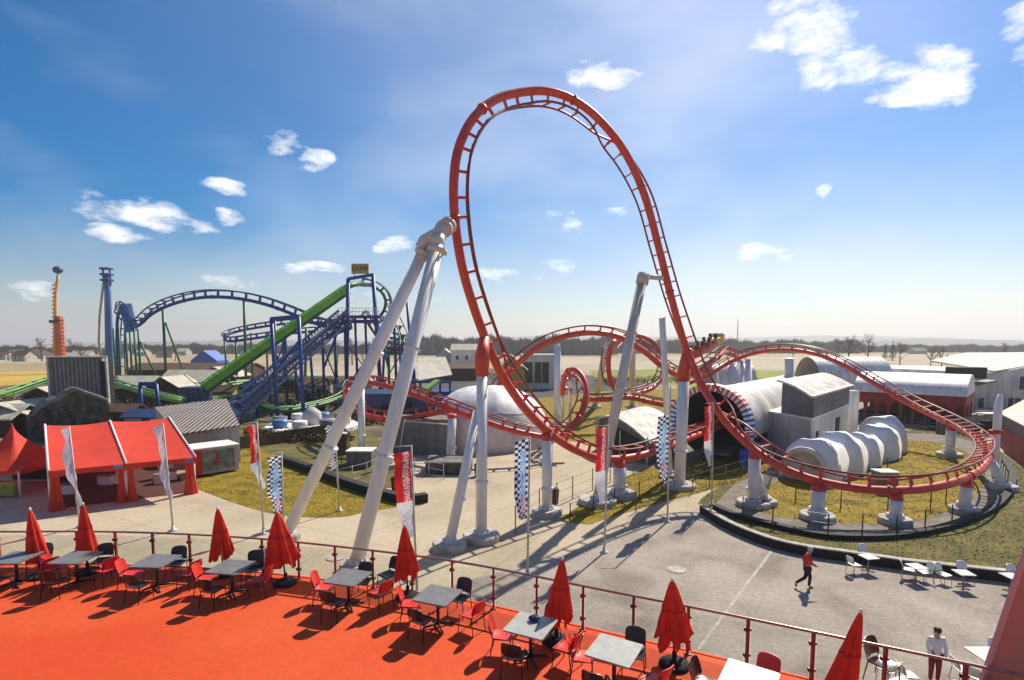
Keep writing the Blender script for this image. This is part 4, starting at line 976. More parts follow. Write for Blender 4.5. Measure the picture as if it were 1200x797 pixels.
mb = MB(); mb.box((pk.x - .1, pk.y - 2.0, .96), (4.2, .65, .06)); mb.build('top', M['sign_yellow'], cn)

# wooden huts behind
huts = [((158, 462), 95, 8, 2.4, 4.2, 'x', 'pale-roofed wooden hut just right of the blue tower foot'), ((205, 462), 88, 7, 2.2, 4.6, 'y', 'brown gabled wooden hut between two pale roofs'), ((228, 455), 108, 9, 2.4, 4.6, 'x', 'wooden hut with long pale roof left of the green lift'),
        ((262, 456), 125, 9, 2.4, 4.6, 'y', 'brown hut behind the foot of the green lift'), ((25, 474), 62, 7, 2.0, 3.4, 'y', 'low timber hut below the yellow field at left'), ((5, 486), 60, 5, 1.8, 3.2, 'x', 'small pale-roofed hut behind the pagoda tent'), ((60, 452), 80, 5, 2.2, 3.6, 'y', 'dark hut left of the corrugated barn')]
for (p, Y, w, ze_, zr_, ax, lb) in huts:
    x = P(p[0], p[1], Y).x; house('wooden_hut', lb, 'hut', (x, Y), w, w * .8, ze_, zr_, 'wood_brown', 'roof_pale', ax, 'wooden huts behind the tents', over=.5, doors=((.5, 1, 1.9),))
bt = thing('tarpaulin_tent', 'small blue tarpaulin tent on the horizon at left', 'tent', (P(246, 418, 190).x, 190, 0))
mb = MB(); x = bt.location.x; gwall(mb, x - 4.5, x + 4.5, 186, 194, 4, 7.5, 'y'); mb.build('cover', M['blue_cloth'], bt)
# long dark halls between
for (x0, x1, yb, Y, h, m, lb) in ((165, 300, 440, 135, 5, 'wood_brown', 'long brown timber hall behind the huts'), (495, 560, 436, 150, 4.5, 'wood_brown', 'low brown timber building behind the left loop leg'), (360, 410, 455, 115, 3.0, 'wood_brown', 'low brown timber building behind the blue lift')):
    a = P(x0, yb, Y).x; b_ = P(x1, yb, Y).x; house('timber_hall', lb, 'building', ((a + b_) / 2, Y), b_ - a, 10, h * .7, h, m, 'wood_brown', 'x', None)
# station with blue frame
st = thing('ride_station', 'blue framed ride station with pale roof right of the white legs', 'station', (P(510, 455, 78).x, 78, 0))
mb = MB(); a = P(482, 445, 78); b_ = P(528, 445, 78); mb.box(((a.x + b_.x) / 2, 80, 2.0), (b_.x - a.x, 5, 2.2)); mb.build('side_panel', M['blue_steel'], st)
mb = MB(); 
for k in range(5): x = a.x + (b_.x - a.x) * k / 4; mb.box((x, 77.3, 2.2), (.3, .3, 4.4))
mb.box(((a.x + b_.x) / 2, 77.3, 4.5), (b_.x - a.x + .4, .3, .35)); mb.build('frame', M['blue_steel'], st)
rv = [(b_.x - 3.5 + .3, 78, 4.8), (b_.x + 1.4, 78, 4.8), (b_.x + .4, 90, 8.2), (a.x + .5, 90, 8.2)]
rv = [tuple(P(490, 447, 80)), tuple(P(530, 440, 84)), tuple(P(522, 419, 96)), tuple(P(490, 420, 96))]
mb = MB(); mb.add(rv + [(x, y, z + .15) for x, y, z in rv], [(0, 1, 2, 3), (7, 6, 5, 4), (0, 4, 5, 1), (1, 5, 6, 2), (2, 6, 7, 3), (3, 7, 4, 0)]); mb.build('roof', M['roof_pale'], st)
mb = MB(); mb.beam(P(497, 458, 70), P(513, 446, 72), 1.0, .3); mb.build('green_ramp', M['lime'], st)
for (x, y) in ((490, 470), (513, 470)): 
    mb = MB(); mb.box((P(x, y, 72).x, 74, 1.4), (2.0, 2, 2.6)); mb.build('booth', M['blue_rail'], st)

clut = [((262, 470), 86, 4.5, 3, 2.3, 3.3, 'sign_yellow', 'wood_brown', 'small ochre hut right of the green lift foot'), ((252, 492), 66, 5, 3, 2.0, 2.8, 'blue_rail', 'blue_rail', 'dark blue booth under the blue lattice lift'), ((300, 462), 100, 6, 4, 2.2, 3.2, 'wood_brown', 'roof_pale', 'brown hut under the green lift middle'), ((338, 455), 112, 5, 4, 2.2, 3.2, 'wood_brown', 'wood_brown', 'dark hut behind the blue portal frame'),
 ((372, 462), 98, 5, 4, 2.4, 3.4, 'roof_pale', 'wood_brown', 'pale hut left of the low blue columns'), ((415, 462), 92, 5, 4, 2.6, 3.2, 'wall_pale', 'blue_rail', 'pale booth under the tall blue portal'), ((444, 478), 74, 6.5, 4, 3.2, 3.6, 'blue_rail', 'blue_rail', 'dark blue station house under the left red bend'), ((478, 476), 76, 5, 4, 2.6, 3.4, 'blue_rail', 'wood_brown', 'dark booth between the white legs and blue station'),
 ((145, 480), 62, 3.5, 2.5, 2.2, 3.0, 'wood_brown', 'wood_brown', 'little brown hut beside the corrugated barn'), ((172, 480), 60, 3.4, 2.5, 1.9, 2.6, 'wall_pale', 'blue_rail', 'small pale booth between barn and ribbed shed')]
for (p, Y, w, dd_, ze_, zr_, mw, mr, lb) in clut:
    house('park_hut', lb, 'hut', (P(p[0], p[1], Y).x, Y), w, dd_, ze_, zr_, mw, mr, 'x', 'small booths around the blue coaster', over=.3, wins=((.25, ze_ * .6, .9, .8),), doors=((.7, .9, 1.9),))
# far pale houses
house('block_house', 'pale concrete building with stepped flat parts behind the left leg', 'building', (P(548, 410, 230).x, 230), 13, 10, 7, 9.5, 'wall_white', 'roof_pale', 'x', wins=((.2, 4, 1.4, 2), (.5, 4, 1.4, 2), (.8, 4, 1.4, 2)))
house('block_house', 'small pale building left of the stepped concrete one', 'building', (P(522, 410, 235).x, 235), 7, 8, 4.5, 7.5, 'wall_pale', 'roof_pale', 'y', wins=((.5, 3, 1.4, 1.4),))
house('gazebo', 'ochre hut with pyramid-like pale roof behind the loop track', 'gazebo', (P(599, 420, 110).x, 112), 5.5, 5.5, 4.4, 7.6, 'sign_yellow', 'roof_pale', 'y', over=.7)
wb = thing('pavilion', 'white flat-roofed pavilion with dark openings under the rear arch', 'building', (P(630, 430, 118).x, 120, 0))
x0, x1 = P(612, 430, 118).x, P(656, 430, 118).x; zt_ = P(630, 417, 118).z
mb = MB(); mb.box(((x0 + x1) / 2, 121, zt_ / 2), (x1 - x0, 6, zt_)); mb.build('wall', M['wall_white'], wb)
mb = MB(); mb.box(((x0 + x1) / 2, 121, zt_ + .15), (x1 - x0 + .5, 6.5, .3)); mb.build('roof', M['white_trim'], wb)
for u, w in ((.15, 2), (.42, 1.4), (.62, 1.4), (.9, .9)):
    mb = MB(); mb.box((x0 + u * (x1 - x0), 117.96, zt_ * .5), (w, .12, zt_ * .62)); mb.build('opening', M['dark_glass'], wb)
# rows of far village houses
vill = [(5, 330, 'pale village house at the far left edge of the horizon'), (28, 300, 'village house under the left pair of far conifers'), (45, 350, 'village house left of the orange tower'), (80, 290, 'village house just right of the orange tower'), (98, 330, 'village house between orange tower and blue tower'), (140, 360, 'village house seen through the green columns right of the blue tower'),
    (168, 420, 'village house left of the first column under the blue hill'), (196, 380, 'village house right of the first column under the blue hill'), (215, 440, 'village house under the middle of the blue hill track'), (290, 430, 'village house behind the second column of the blue hill'), (20, 400, 'smaller far village house above the yellow field'), (105, 400, 'far village house beside the foot of the blue tower'), (480, 420, 'far village house between the two big white legs'),
    (1000, 560, 'far village house above the barrel-roofed halls'), (1035, 620, 'far village house by the conifers at right'), (1075, 500, 'far village house left of the gabled building'), (600, 520, 'far village house behind the ochre hut'), (660, 600, 'far village house under the top of the rear red arch'), (760, 640, 'far village house between rear arch and inclined support'), (860, 620, 'far village house at the foot of the radio mast'), (935, 600, 'far village house above the camelback top')]
for px, Y, lb in vill:
    x = P(px, 410, Y).x
    house('village_house', lb, 'house', (x, Y), rnd.uniform(7, 13), 8, rnd.uniform(2.4, 3.2), rnd.uniform(4.5, 5.8), rnd.choice(['wall_pale', 'roof_pale', 'roof_pale']), rnd.choice(['wood_brown', 'wall_grey', 'roof_pale', 'wood_brown']), rnd.choice('xy'), 'village houses on the horizon', wins=((.3, 2, 1.2, 1.2), (.7, 2, 1.2, 1.2)))

# white dome tent with dark-grey front
dm = thing('dome_tent', 'large weathered white dome tent behind the left loop leg', 'tent', tuple(G(560, 540)))
c0 = P(572, 500, 54)
def fn(u, v):
    a = math.pi * (0 + u); e2 = v * math.pi / 2
    return Vector((c0.x + 6.4 * math.cos(a * 2) * math.cos(e2) ** .8, 55 + 6.2 * math.sin(a * 2) * math.cos(e2) ** .8, 5.6 * math.sin(e2) + .25 * abs(math.sin(a * 8)) * math.cos(e2) ** .5 * v))
mb = MB(); mb.grid(lambda u, v: fn(u, v * .5), 64, 10); mb.build('side_wall', M['fabric_grey'], dm)
mb = MB(); mb.grid(lambda u, v: (lambda p: Vector((c0.x + (p.x - c0.x) * 1.02, 55 + (p.y - 55) * 1.02, p.z + .06 - .18 * abs(math.sin(u * 28)) * (1 - v) ** 2)))(fn(u, .42 + .58 * v)), 128, 14); mb.build('draped_top', M['fabric_white'], dm)
mb = MB(); mb.box((c0.x - 5.6, 50, 1.6), (5.5, 3.5, 3.2)); mb.build('side_block', M['dark_concrete'], dm)
mb = MB(); mb.tube([(c0.x - 7.6, 47.2, .0), (c0.x - 7.0, 47.4, 3.4)], .06, 6); mb.tube([(c0.x - 3, 47.2, .0), (c0.x - 3, 47.2, 3.0)], .06, 6); mb.tube([(c0.x - 7, 47.4, 3.2), (c0.x - 3, 47.2, 2.9)], .06, 6); mb.build('handrail', M['dirty_white'], dm)

# canopy stage, curved stained roof
def curved_hall(name, label, cat, A, B, C_, z_lo, z_hi, bulge, mroof, mwall, wallside=True, mdark=None):
    """A near-left, B near-right, C_ far-right ground corners; barrel section runs A->B"""
    t = thing(name, label, cat, ((A.x + C_.x) / 2, (A.y + C_.y) / 2, 0)); D_ = A + (C_ - B)
    def sect(u): return z_lo[0] * (1 - u) + z_lo[1] * u + bulge * math.sin(math.pi * u ** z_hi)
    def fn(u, v):
        p = A.lerp(B, u).lerp(D_.lerp(C_, u), v); o = (A - B).normalized() * .35 * (1 - 2 * u); dd = (D_ - A).normalized() * .4 * (2 * v - 1)
        return Vector((p.x + o.x + dd.x, p.y + o.y + dd.y, sect(u)))
    mb = MB(); mb.grid(fn, 18, 6); mb.grid(lambda u, v: fn(1 - u, v) - Vector((0, 0, .14)), 18, 6)
    # edge band
    mb.grid(lambda u, v: fn(u, 0) - Vector((0, 0, .14 * v)), 18, 1); mb.grid(lambda u, v: fn(1, u) - Vector((0, 0, .14 * v)), 6, 1)
    mb.build('roof', M[mroof], t)
    mb = MB()
    n = 18; vs = []
    for (P0, P1) in ((A, B), (D_, C_)):
        for i in range(n + 1):
            u = i / n; p = P0.lerp(P1, u); vs += [(p.x, p.y, 0), (p.x, p.y, sect(u) - .16)]
    k = 2 * (n + 1)
    fs = [(2 * i, 2 * i + 2, 2 * i + 3, 2 * i + 1) for i in range(n)] + [(k + 2 * i + 1, k + 2 * i + 3, k + 2 * i + 2, k + 2 * i) for i in range(n)] + [(0, 1, k + 1, k), (2 * n, k + 2 * n, k + 2 * n + 1, 2 * n + 1)]
    mb.add(vs, fs); mb.build('wall', M[mwall], t)
    return t, A, B, C_, D_
A_, B_, C__ = G(703, 537), G(762, 548), G(800, 530)
cs, *_ = curved_hall('stage_canopy', 'stage shelter with curved stained white roof in the centre lawn', 'shelter', G(700, 528), G(760, 546), G(796, 527), (2.75, 2.0), .8, 1.1, 'roof_stained', 'wall_grey')
mb = MB(); a = G(700, 528); b_ = G(760, 546); dd = (b_ - a).normalized(); nn_ = Vector((dd.y, -dd.x, 0)) * .05
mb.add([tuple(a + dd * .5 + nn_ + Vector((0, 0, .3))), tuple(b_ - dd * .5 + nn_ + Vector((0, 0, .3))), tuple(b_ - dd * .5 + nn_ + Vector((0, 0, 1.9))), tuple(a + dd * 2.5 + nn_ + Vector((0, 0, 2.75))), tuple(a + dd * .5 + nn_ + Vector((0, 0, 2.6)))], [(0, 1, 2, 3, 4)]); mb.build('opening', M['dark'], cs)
for q in (.0, .5, 1): 
    mb = MB(); p = a.lerp(b_, q) + nn_ * 3; mb.tube([(p.x, p.y, 0), (p.x, p.y, 2.4)], .07, 6); mb.build('post', M['dirty_white'], cs)

# block with grey upper box
lw = thing('service_building', 'white box building with grey upper storey under a curved roof', 'building', tuple(G(945, 540)))
a, b_, c_ = G(898, 532), G(948, 546), G(992, 518); d_ = a + (c_ - b_)
zt_ = P(952, 492, b_.y).z
mb = MB(); mb.prism([(v.x, v.y) for v in (a, b_, c_, d_)], 0, zt_); mb.build('wall', M['wall_pale'], lw)
mb = MB(); ex = (a - b_).normalized() * .15; ey = (b_ - c_).normalized() * .15
mb.prism([(v.x, v.y) for v in (a + ex + ey, b_ - ex + ey, c_ - ex - ey, d_ + ex - ey)], zt_ + .003, zt_ + .14); mb.build('parapet', M['wall_white'], lw)
def bl(s_, u, z): v = a.lerp(b_, s_) + (c_ - b_) * u; return Vector((v.x, v.y, z))
zl, zh = P(955, 470, b_.y + .3).z + .35, P(914, 446, a.y).z
n = 10; prof = [(.3 + .72 * i / n, zh - (zh - zl) * (i / n) ** 1.5) for i in range(n + 1)]
mb = MB(); vs = []
for u in (.02, .98):
    for s_, z in prof: vs += [bl(s_, u, zt_ + .15), bl(s_, u, z)]
k = 2 * (n + 1)
mb.add(vs, [(2 * i, 2 * i + 2, 2 * i + 3, 2 * i + 1) for i in range(n)] + [(k + 2 * i + 1, k + 2 * i + 3, k + 2 * i + 2, k + 2 * i) for i in range(n)] + [(0, 1, k + 1, k), (2 * n, k + 2 * n, k + 2 * n + 1, 2 * n + 1)])
mb.build('upper_storey', M['wall_grey'], lw)
def fr_(s_, u, dz=0):
    q = max(0, min(1, (s_ - .3) / .72)); return bl(s_, u, zh - (zh - zl) * q ** 1.5 + dz)
mb = MB(); mb.grid(lambda u, v: fr_(.24 + .84 * u, -.05 + 1.1 * v, .16), 12, 8); mb.grid(lambda u, v: fr_(1.08 - .84 * u, -.05 + 1.1 * v, .0), 12, 8)
mb.grid(lambda u, v: fr_(.24 + .84 * u, -.05, .16 * (1 - v)), 12, 1); mb.grid(lambda u, v: fr_(1.08, -.05 + 1.1 * u, .16 * (1 - v)), 12, 1); mb.build('roof', M['roof_stained'], lw)
for u, w, z0, z1 in ((.12, .05, .9, 2.6), (.62, .1, .0, 3.0)):
    mb = MB(); p = bl(1.005, u, (z0 + z1) / 2); q = bl(1.005, u + w, (z0 + z1) / 2); mb.beam(p, q, .1, z1 - z0); mb.build('window' if z0 else 'door', M['dark'], lw)
mb = MB(); p = bl(1.0, 1.02, 0); mb.box((p.x + .2, p.y + .3, 2.6), (1.2, 1.2, 5.2)); mb.build('stair_block', M['wall_white'], lw)

# launch tunnel: ribbed white barrel with a dark round mouth and striped ring
tn = thing('launch_tunnel', 'white barrel tunnel with dark round mouth swallowing the red track', 'tunnel', tuple(G(835, 545)))
c0 = P(834, 498, 46); c1 = P(925, 440, 66); c1.z = c0.z
ax = (c1 - c0); Lx = ax.length; ax.normalize(); sx = Vector((ax.y, -ax.x, 0))
def ring(r, v, a): return c0 + ax * (Lx * v) + sx * (r * math.cos(a)) + Z * (r * math.sin(a))
mb = MB(); mb.grid(lambda u, v: ring(3.0 + .10 * abs(math.sin(v * 22)), v, R(200 - 220 * u)), 32, 60); mb.build('barrel', M['fabric_white'], tn)
mb = MB(); mb.grid(lambda u, v: ring(2.88 - .06 * (math.sin(v * 60) > .6), .01 + v * .5, 2 * math.pi * u), 32, 50, False); mb.build('shade_lining', mat('painted_tunnel_shade', (.05, .045, .05), .8, .4, 1.5), tn)  # added dark skin: the tunnel's inner shade is put into its colour
mb = MB(); vs = [c0 + ax * (Lx * .5)] + [ring(2.95, .5, 2 * math.pi * k / 32) for k in range(32)]; mb.add(vs, [(0, 1 + k, 1 + (k + 1) % 32) for k in range(32)]); mb.build('shade_cap', M['dark'], tn)  # dark disc added halfway along, painted as the deep shade inside
mb = MB(); mb.beam(c0 + ax * .3 - Z * 2.5, c0 + ax * (Lx * .5) - Z * 2.5, 3.0, .2); mb.build('deck', M['dark_concrete'], tn)
mb = MB(); q0, q1 = c0 + sx * 3.1 - Z * 2.6, c0 + sx * 3.4 + ax * Lx - Z * 2.6
mb.beam(q0 + ax * 2, q1, 1.3, 1.6); mb.build('plinth', M['wall_pale'], tn)
ar = thing('striped_arch', 'striped ring arch, red above and blue below, round the tunnel mouth', 'arch', tuple(G(835, 546)))
mb = MB()
N_ = 64
stripe = [M['cloth_red'], M['white_trim'], M['blue_steel']]
M['arch_blue'] = mat('arch_blue', (.02, .09, .45), .5, .1, 2); M['arch_red'] = mat('arch_red', (.6, .04, .03), .5, .1, 2)
for k in range(N_):
    a0 = R(-25 + 230 * k / N_); a1 = R(-25 + 230 * (k + 1) / N_)
    mid = math.degrees((a0 + a1) / 2)
    mb.cur = 1 if k % 2 else (0 if 28 < mid < 152 else 2)
    vs = []
    for aa in (a0, a1):
        for r_, o in ((2.95, -.3), (3.5, -.3), (3.55, .45), (2.95, .45)): vs.append(c0 + sx * (r_ * math.cos(aa)) + Z * (r_ * math.sin(aa)) + ax * (o - .5))
    mb.add(vs, [(0, 4, 5, 1), (1, 5, 6, 2), (2, 6, 7, 3), (3, 7, 4, 0), (0, 1, 2, 3), (7, 6, 5, 4)])
mb.build('ring', [M['arch_red'], M['white_trim'], M['arch_blue']], ar)
for s_ in (-1, 1): p = c0 + sx * s_ * 3.0 - ax * .4; mb = MB(); mb.box((p.x, p.y, .7), (.8, .8, 1.4), math.atan2(sx.y, sx.x)); mb.build('foot', M['arch_blue'], ar)

# wavy inflatable tunnel
iv = thing('inflatable_tunnel', 'puffy white inflatable tunnel of joined arches on the oval lawn', 'inflatable', tuple(G(960, 570)))
i0, i1 = G(950, 574), G(1040, 536)
path = [G(955, 570) + Vector((0, 1.4, 0)), G(988, 558) + Vector((0, 1.4, 0)), G(1015, 546) + Vector((0, 1, 0)), G(1030, 532), G(1032, 522)]
sm = smooth_path(path, .35); n = len(sm); seg = 9
rads = []
def prof_r(v):
    k = v * 5.0; f_ = k - math.floor(k); return (1.5 + .34 * math.sin(math.pi * f_) ** .6) * (1 + .12 * math.sin(v * 9) + .05 * math.sin(v * 31))
def fn(u, v):
    i = min(n - 1, int(v * (n - 1))); p = Vector(sm[i]); q = Vector(sm[min(n - 1, i + 1)]); q0 = Vector(sm[max(0, i - 1)])
    t = (q - q0).normalized(); s_ = Vector((t.y, -t.x, 0)); a = math.pi * u; r_ = prof_r(v)
    return p + s_ * r_ * .95 * math.copysign(abs(math.cos(a)) ** .75, math.cos(a)) + Z * (r_ * (1.5 + .04 * math.sin(a * 5 + v * 23) + .03 * math.sin(a * 9 - v * 40)) * math.sin(a) ** .75)
mb = MB(); mb.grid(fn, 24, n * 2); mb.build('skin', mat('glossy_white_inflatable', (.85, .84, .82), .3, .06, 1), iv)
t0 = (Vector(sm[1]) - Vector(sm[0])).normalized(); s0 = Vector((t0.y, -t0.x, 0)); pp = Vector(sm[0])
mb = MB(); mb.tube([pp - t0 * .1 + s0 * 1.6 * math.cos(math.pi * k / 20) + Z * (2.35 * math.sin(math.pi * k / 20) ** .8) for k in range(21)], .22, 8); mb.build('front_rib', M['fabric_grey'], iv)
mb = MB(); vs = [pp - t0 * .0 + s0 * 1.5 * math.cos(math.pi * k / 20) + Z * (2.25 * math.sin(math.pi * k / 20) ** .8) for k in range(21)]; mb.add(vs, [tuple(range(21))]); mb.build('front_panel', M['roof_pale'], iv)
for k in range(5): p = Vector(sm[int((k + .5) / 5 * (n - 1))]); q = p + s0 * 2.0; mb = MB(); mb.tube([q, q + Z * .8], .04, 6); mb.build('anchor_post', M['leg_metal'], iv)

# red arcade hall with white barrel roof
hl = thing('arcade_hall', 'long hall with white barrel roof and dark red arcade', 'hall', tuple(G(1060, 495)))
a, b_ = G(1000, 492), G(1130, 503); d = (b_ - a).normalized(); nr = Vector((-d.y, d.x, 0)); wd = 9.0; Lh = (b_ - a).length
zw = P(1125, 466, b_.y).z; zr_ = P(1100, 439, b_.y + 5).z
def hp(s_, u, z): v = a + d * (Lh * s_) + nr * (wd * u); return Vector((v.x, v.y, z))
mb = MB(); mb.grid(lambda u, v: hp(u * 1.01 - .005, -.06 + 1.12 * (.5 - .5 * math.cos(math.pi * v)), zw + .1 + (zr_ - zw) * math.sin(math.pi * v)), 30, 20); 
for s_ in (-.005, 1.005):
    vs = [hp(s_, -.06 + 1.12 * (.5 - .5 * math.cos(math.pi * k / 20)), zw + .1 + (zr_ - zw) * math.sin(math.pi * k / 20)) for k in range(21)]; mb.add(vs, [tuple(range(21))])
mb.build('roof', M['fabric_white'], hl)
mb = MB(); n = 9
def arch_face(f0, f1, P0, P1, zt_):
    """wall bay with an arched opening between f0 and f1"""
    L_ = (P1 - P0).length; o = [(0, 0), (.14, 0), (.14, zt_ * .48)] + [(.5 - .36 * math.cos(math.pi * k / 8), zt_ * .48 + zt_ * .27 * math.sin(math.pi * k / 8)) for k in range(1, 8)] + [(.86, zt_ * .48), (.86, 0), (1, 0), (1, zt_), (0, zt_)]
    nr2 = Vector((-(P1 - P0).y, (P1 - P0).x, 0)).normalized() * .3
    vs = [P0.lerp(P1, x) + Vector((0, 0, z)) for x, z in o]; m_ = len(vs)
    top = [m_ - 2, m_ - 1]
    # quads around the opening
    mb.add(vs + [v + nr2 for v in vs], [])
    b0 = len(mb.v) - 2 * m_
    fs = [[0, 1, 2, m_ - 1]]
    fs += [[2, 3, m_ - 1]] + [[k, k + 1, m_ - 1] for k in range(3, 6)] + [[6, m_ - 2, m_ - 1]] + [[k, k + 1, m_ - 2] for k in range(6, 10)] + [[10, 11, 12, 13, m_ - 2]]
    fs = [f for f in fs]
    for f in fs:
        mb.f.append([b0 + i for i in f]); mb.mi.append(mb.cur); mb.sm.append(False)
        mb.f.append([b0 + m_ + i for i in reversed(f)]); mb.mi.append(mb.cur); mb.sm.append(False)
    for k in range(1, 12): mb.f.append([b0 + k, b0 + k + 1, b0 + m_ + k + 1, b0 + m_ + k]); mb.mi.append(mb.cur); mb.sm.append(False)
for k in range(n): arch_face(0, 1, hp(k / n, 0, 0), hp((k + 1) / n, 0, 0), zw)
for k in range(2): arch_face(0, 1, hp(1, k / 2, 0), hp(1, (k + 1) / 2, 0), zw)
mb.build('arcade', M['hall_red'], hl)
mb = MB(); mb.box(None, (Lh, .2, zw), mtx=Matrix.Translation(hp(.5, 1, zw / 2)) @ Matrix.Rotation(math.atan2(d.y, d.x), 4, 'Z')); mb.build('back_wall', M['hall_red'], hl)
mb = MB(); mb.prism([(v.x, v.y) for v in (hp(.01, .1, 0), hp(.8, .1, 0), hp(.8, .9, 0), hp(.01, .9, 0))], .02, 1.3); mb.build('dark_stalls', M['dark'], hl)
mb = MB(); a2 = hp(.3, -.35, 0); 
for k in range(14): p = hp(.1 + k * .07, -.3, 0); mb.tube([p, p + Z * 1.2], .05, 5)
mb.tube([hp(.1, -.3, 1.2), hp(1.01, -.3, 1.2)], .04, 5); mb.tube([hp(.1, -.3, .7), hp(1.01, -.3, .7)], .04, 5); mb.build('front_railing', M['dark_concrete'], hl)
# second barrel hall behind
h2 = thing('barrel_hall', 'low pale barrel-roofed hall behind the arcade hall', 'hall', (P(1000, 430, 96).x, 98, 0))
x0, x1 = P(955, 425, 98).x, P(1040, 425, 98).x; zt_ = P(1000, 419, 96).z
mb = MB(); mb.grid(lambda u, v: Vector((x0 + (x1 - x0) * u, 96 + 9 * (.5 - .5 * math.cos(math.pi * v)), 2.6 + (zt_ - 2.6) * math.sin(math.pi * v))), 20, 16)
mb.add([Vector((x1, 96 + 9 * (.5 - .5 * math.cos(math.pi * k / 16)), 2.6 + (zt_ - 2.6) * math.sin(math.pi * k / 16))) for k in range(17)], [tuple(range(17))]); mb.build('roof', M['fabric_white'], h2)
mb = MB(); mb.box(((x0 + x1) / 2, 100.5, 1.3), (x1 - x0 - .1, 8.8, 2.6)); mb.build('wall', M['wall_pale'], h2)
h3 = thing('barrel_hall', 'white barrel canopy seen through the camelback columns', 'hall', (P(860, 440, 84).x, 86, 0))
x0, x1 = P(838, 440, 84).x, P(888, 440, 84).x; zt_ = P(860, 427, 84).z
mb = MB(); mb.grid(lambda u, v: Vector((x0 + (x1 - x0) * u, 84 + 6 * (.5 - .5 * math.cos(math.pi * v)), 3 + (zt_ - 3) * math.sin(math.pi * v))), 12, 12); mb.build('roof', M['fabric_white'], h3)
mb = MB(); mb.box(((x0 + x1) / 2, 87, 1.5), (x1 - x0 - .1, 5.8, 3)); mb.build('wall', M['hall_red'], h3)
# white gabled building at right
g0 = P(1140, 430, 86); Yg = 84
wg = thing('gabled_building', 'big white building with low pale gable roof at the right edge', 'building', (P(1170, 480, Yg).x, Yg, 0))
x0, xm, x1 = P(1126, 450, Yg).x, P(1166, 430, Yg).x, P(1290, 450, 78).x
zE = P(1166, 437, Yg).z; zR = P(1240, 424, Yg).z
zl0 = P(1130, 447, Yg).z
mb = MB(); pr = [(xm, 0), (x1, 0), (x1, P(1290, 410, 78).z), (xm, zE)]
mb.prism([(xm, Yg), (x1, Yg - 5), (x1, Yg + 30), (xm - 12, Yg + 30)], 0, zE)
mb.build('wall', M['wall_white'], wg)
mb = MB(); mb.prism([(x0 - 0, Yg + .2), (xm + .2, Yg + .5), (xm + .2, Yg + 18), (x0 - 6, Yg + 18)], 0, zl0); mb.build('lower_wing', M['wall_white'], wg)
mb = MB(); rp_ = [tuple(P(1090, 424, 118)), tuple(P(1166, 437, Yg - .5)), tuple(P(1300, 414, 84)), tuple(P(1130, 415, 122))]
mb.add(rp_ + [(x, y, z + .3) for x, y, z in rp_], [(0, 1, 2, 3), (7, 6, 5, 4), (0, 4, 5, 1), (1, 5, 6, 2), (2, 6, 7, 3), (3, 7, 4, 0)]); mb.build('roof', M['roof_pale'], wg)
mb = MB(); gp = [Vector((xm, Yg - .02, zE - .05)), Vector((x1, Yg - 5.02, zE - .05)), Vector((x1, Yg - 5.02, P(1290, 414, 78).z))]
mb.add([tuple(v) for v in gp] + [tuple(v + Vector((0, .3, 0))) for v in gp], [(0, 1, 2), (5, 4, 3), (0, 3, 4, 1), (1, 4, 5, 2), (2, 5, 3, 0)]); mb.build('gable', M['wall_white'], wg)
mb = MB(); p = P(1135, 437, Yg - 1); mb.box((p.x, Yg - .5, p.z), (4.6, 2.2, 1.7)); mb.build('dark_balcony', M['dark'], wg)
mb = MB(); mb.beam(P(1130, 452, Yg - 1), P(1162, 446, Yg - 1), 2, .25); mb.build('porch_roof', M['wall_grey'], wg)
for (x, y, w, h) in ((1136, 473, .9, 1.5), (1149, 472, .9, 1.5), (1184, 473, .8, 1.7), (1192, 473, .8, 1.7), (1199, 449, 1.1, 2.0)):
    t_ = (x - 1166) / 120; Yw = Yg + .1 if x < 1166 else Yg - 5 * (P(x, 450, Yg).x - xm) / (x1 - xm) - .05
    mb = MB(); p = P(x, y, Yw); mb.box((p.x, Yw, p.z), (w + .25, .12, h + .25), -.12 if x > 1166 else 0); f = mb.build('window', M['white_trim'], wg); mb = MB(); mb.box((p.x, Yw - .06, p.z), (w, .1, h), -.12 if x > 1166 else 0); mb.build('pane', M['dark_glass'], wg if False else f)
# dark hedge or wall below that building
kerb_wall([(1100, 508), (1140, 500), (1180, 496), (1300, 496)], .6, 1.3, 'dark wall in front of the big white building', m='dark_concrete')
# red shed at right edge
rs_ = thing('shed', 'dark red shed with pale roof at the right edge', 'shed', (P(1200, 530, 44).x, 44, 0))
a, b_ = G(1171, 524), G(1215, 560)
bb = [a, b_, b_ + Vector((9, 4, 0)), a + Vector((9, 6, 0))]
mb = MB(); mb.prism([(v.x, v.y) for v in bb], 0, 2.3); mb.build('wall', M['hall_red'], rs_)
mb = MB(); mb.prism([(v.x - .0, v.y - .0) for v in (a + Vector((-.15, 0, 0)), b_ + Vector((-.1, -.2, 0)), b_ + Vector((9, 3.8, 0)), a + Vector((9, 6, 0)))], 2.303, 3.2); mb.build('dark_band', M['wall_grey'], rs_)
rr_ = [a + Vector((-.3, 0, 3.22)), b_ + Vector((-.3, -.3, 3.22)), b_ + Vector((9, 4, 4.6)), a + Vector((9, 6, 4.6))]
mb = MB(); mb.add([tuple(v) for v in rr_] + [tuple(v + Vector((0, 0, .12))) for v in rr_], [(0, 1, 2, 3), (7, 6, 5, 4), (0, 4, 5, 1), (1, 5, 6, 2), (2, 6, 7, 3), (3, 7, 4, 0)]); mb.build('roof', M['roof_pale'], rs_)
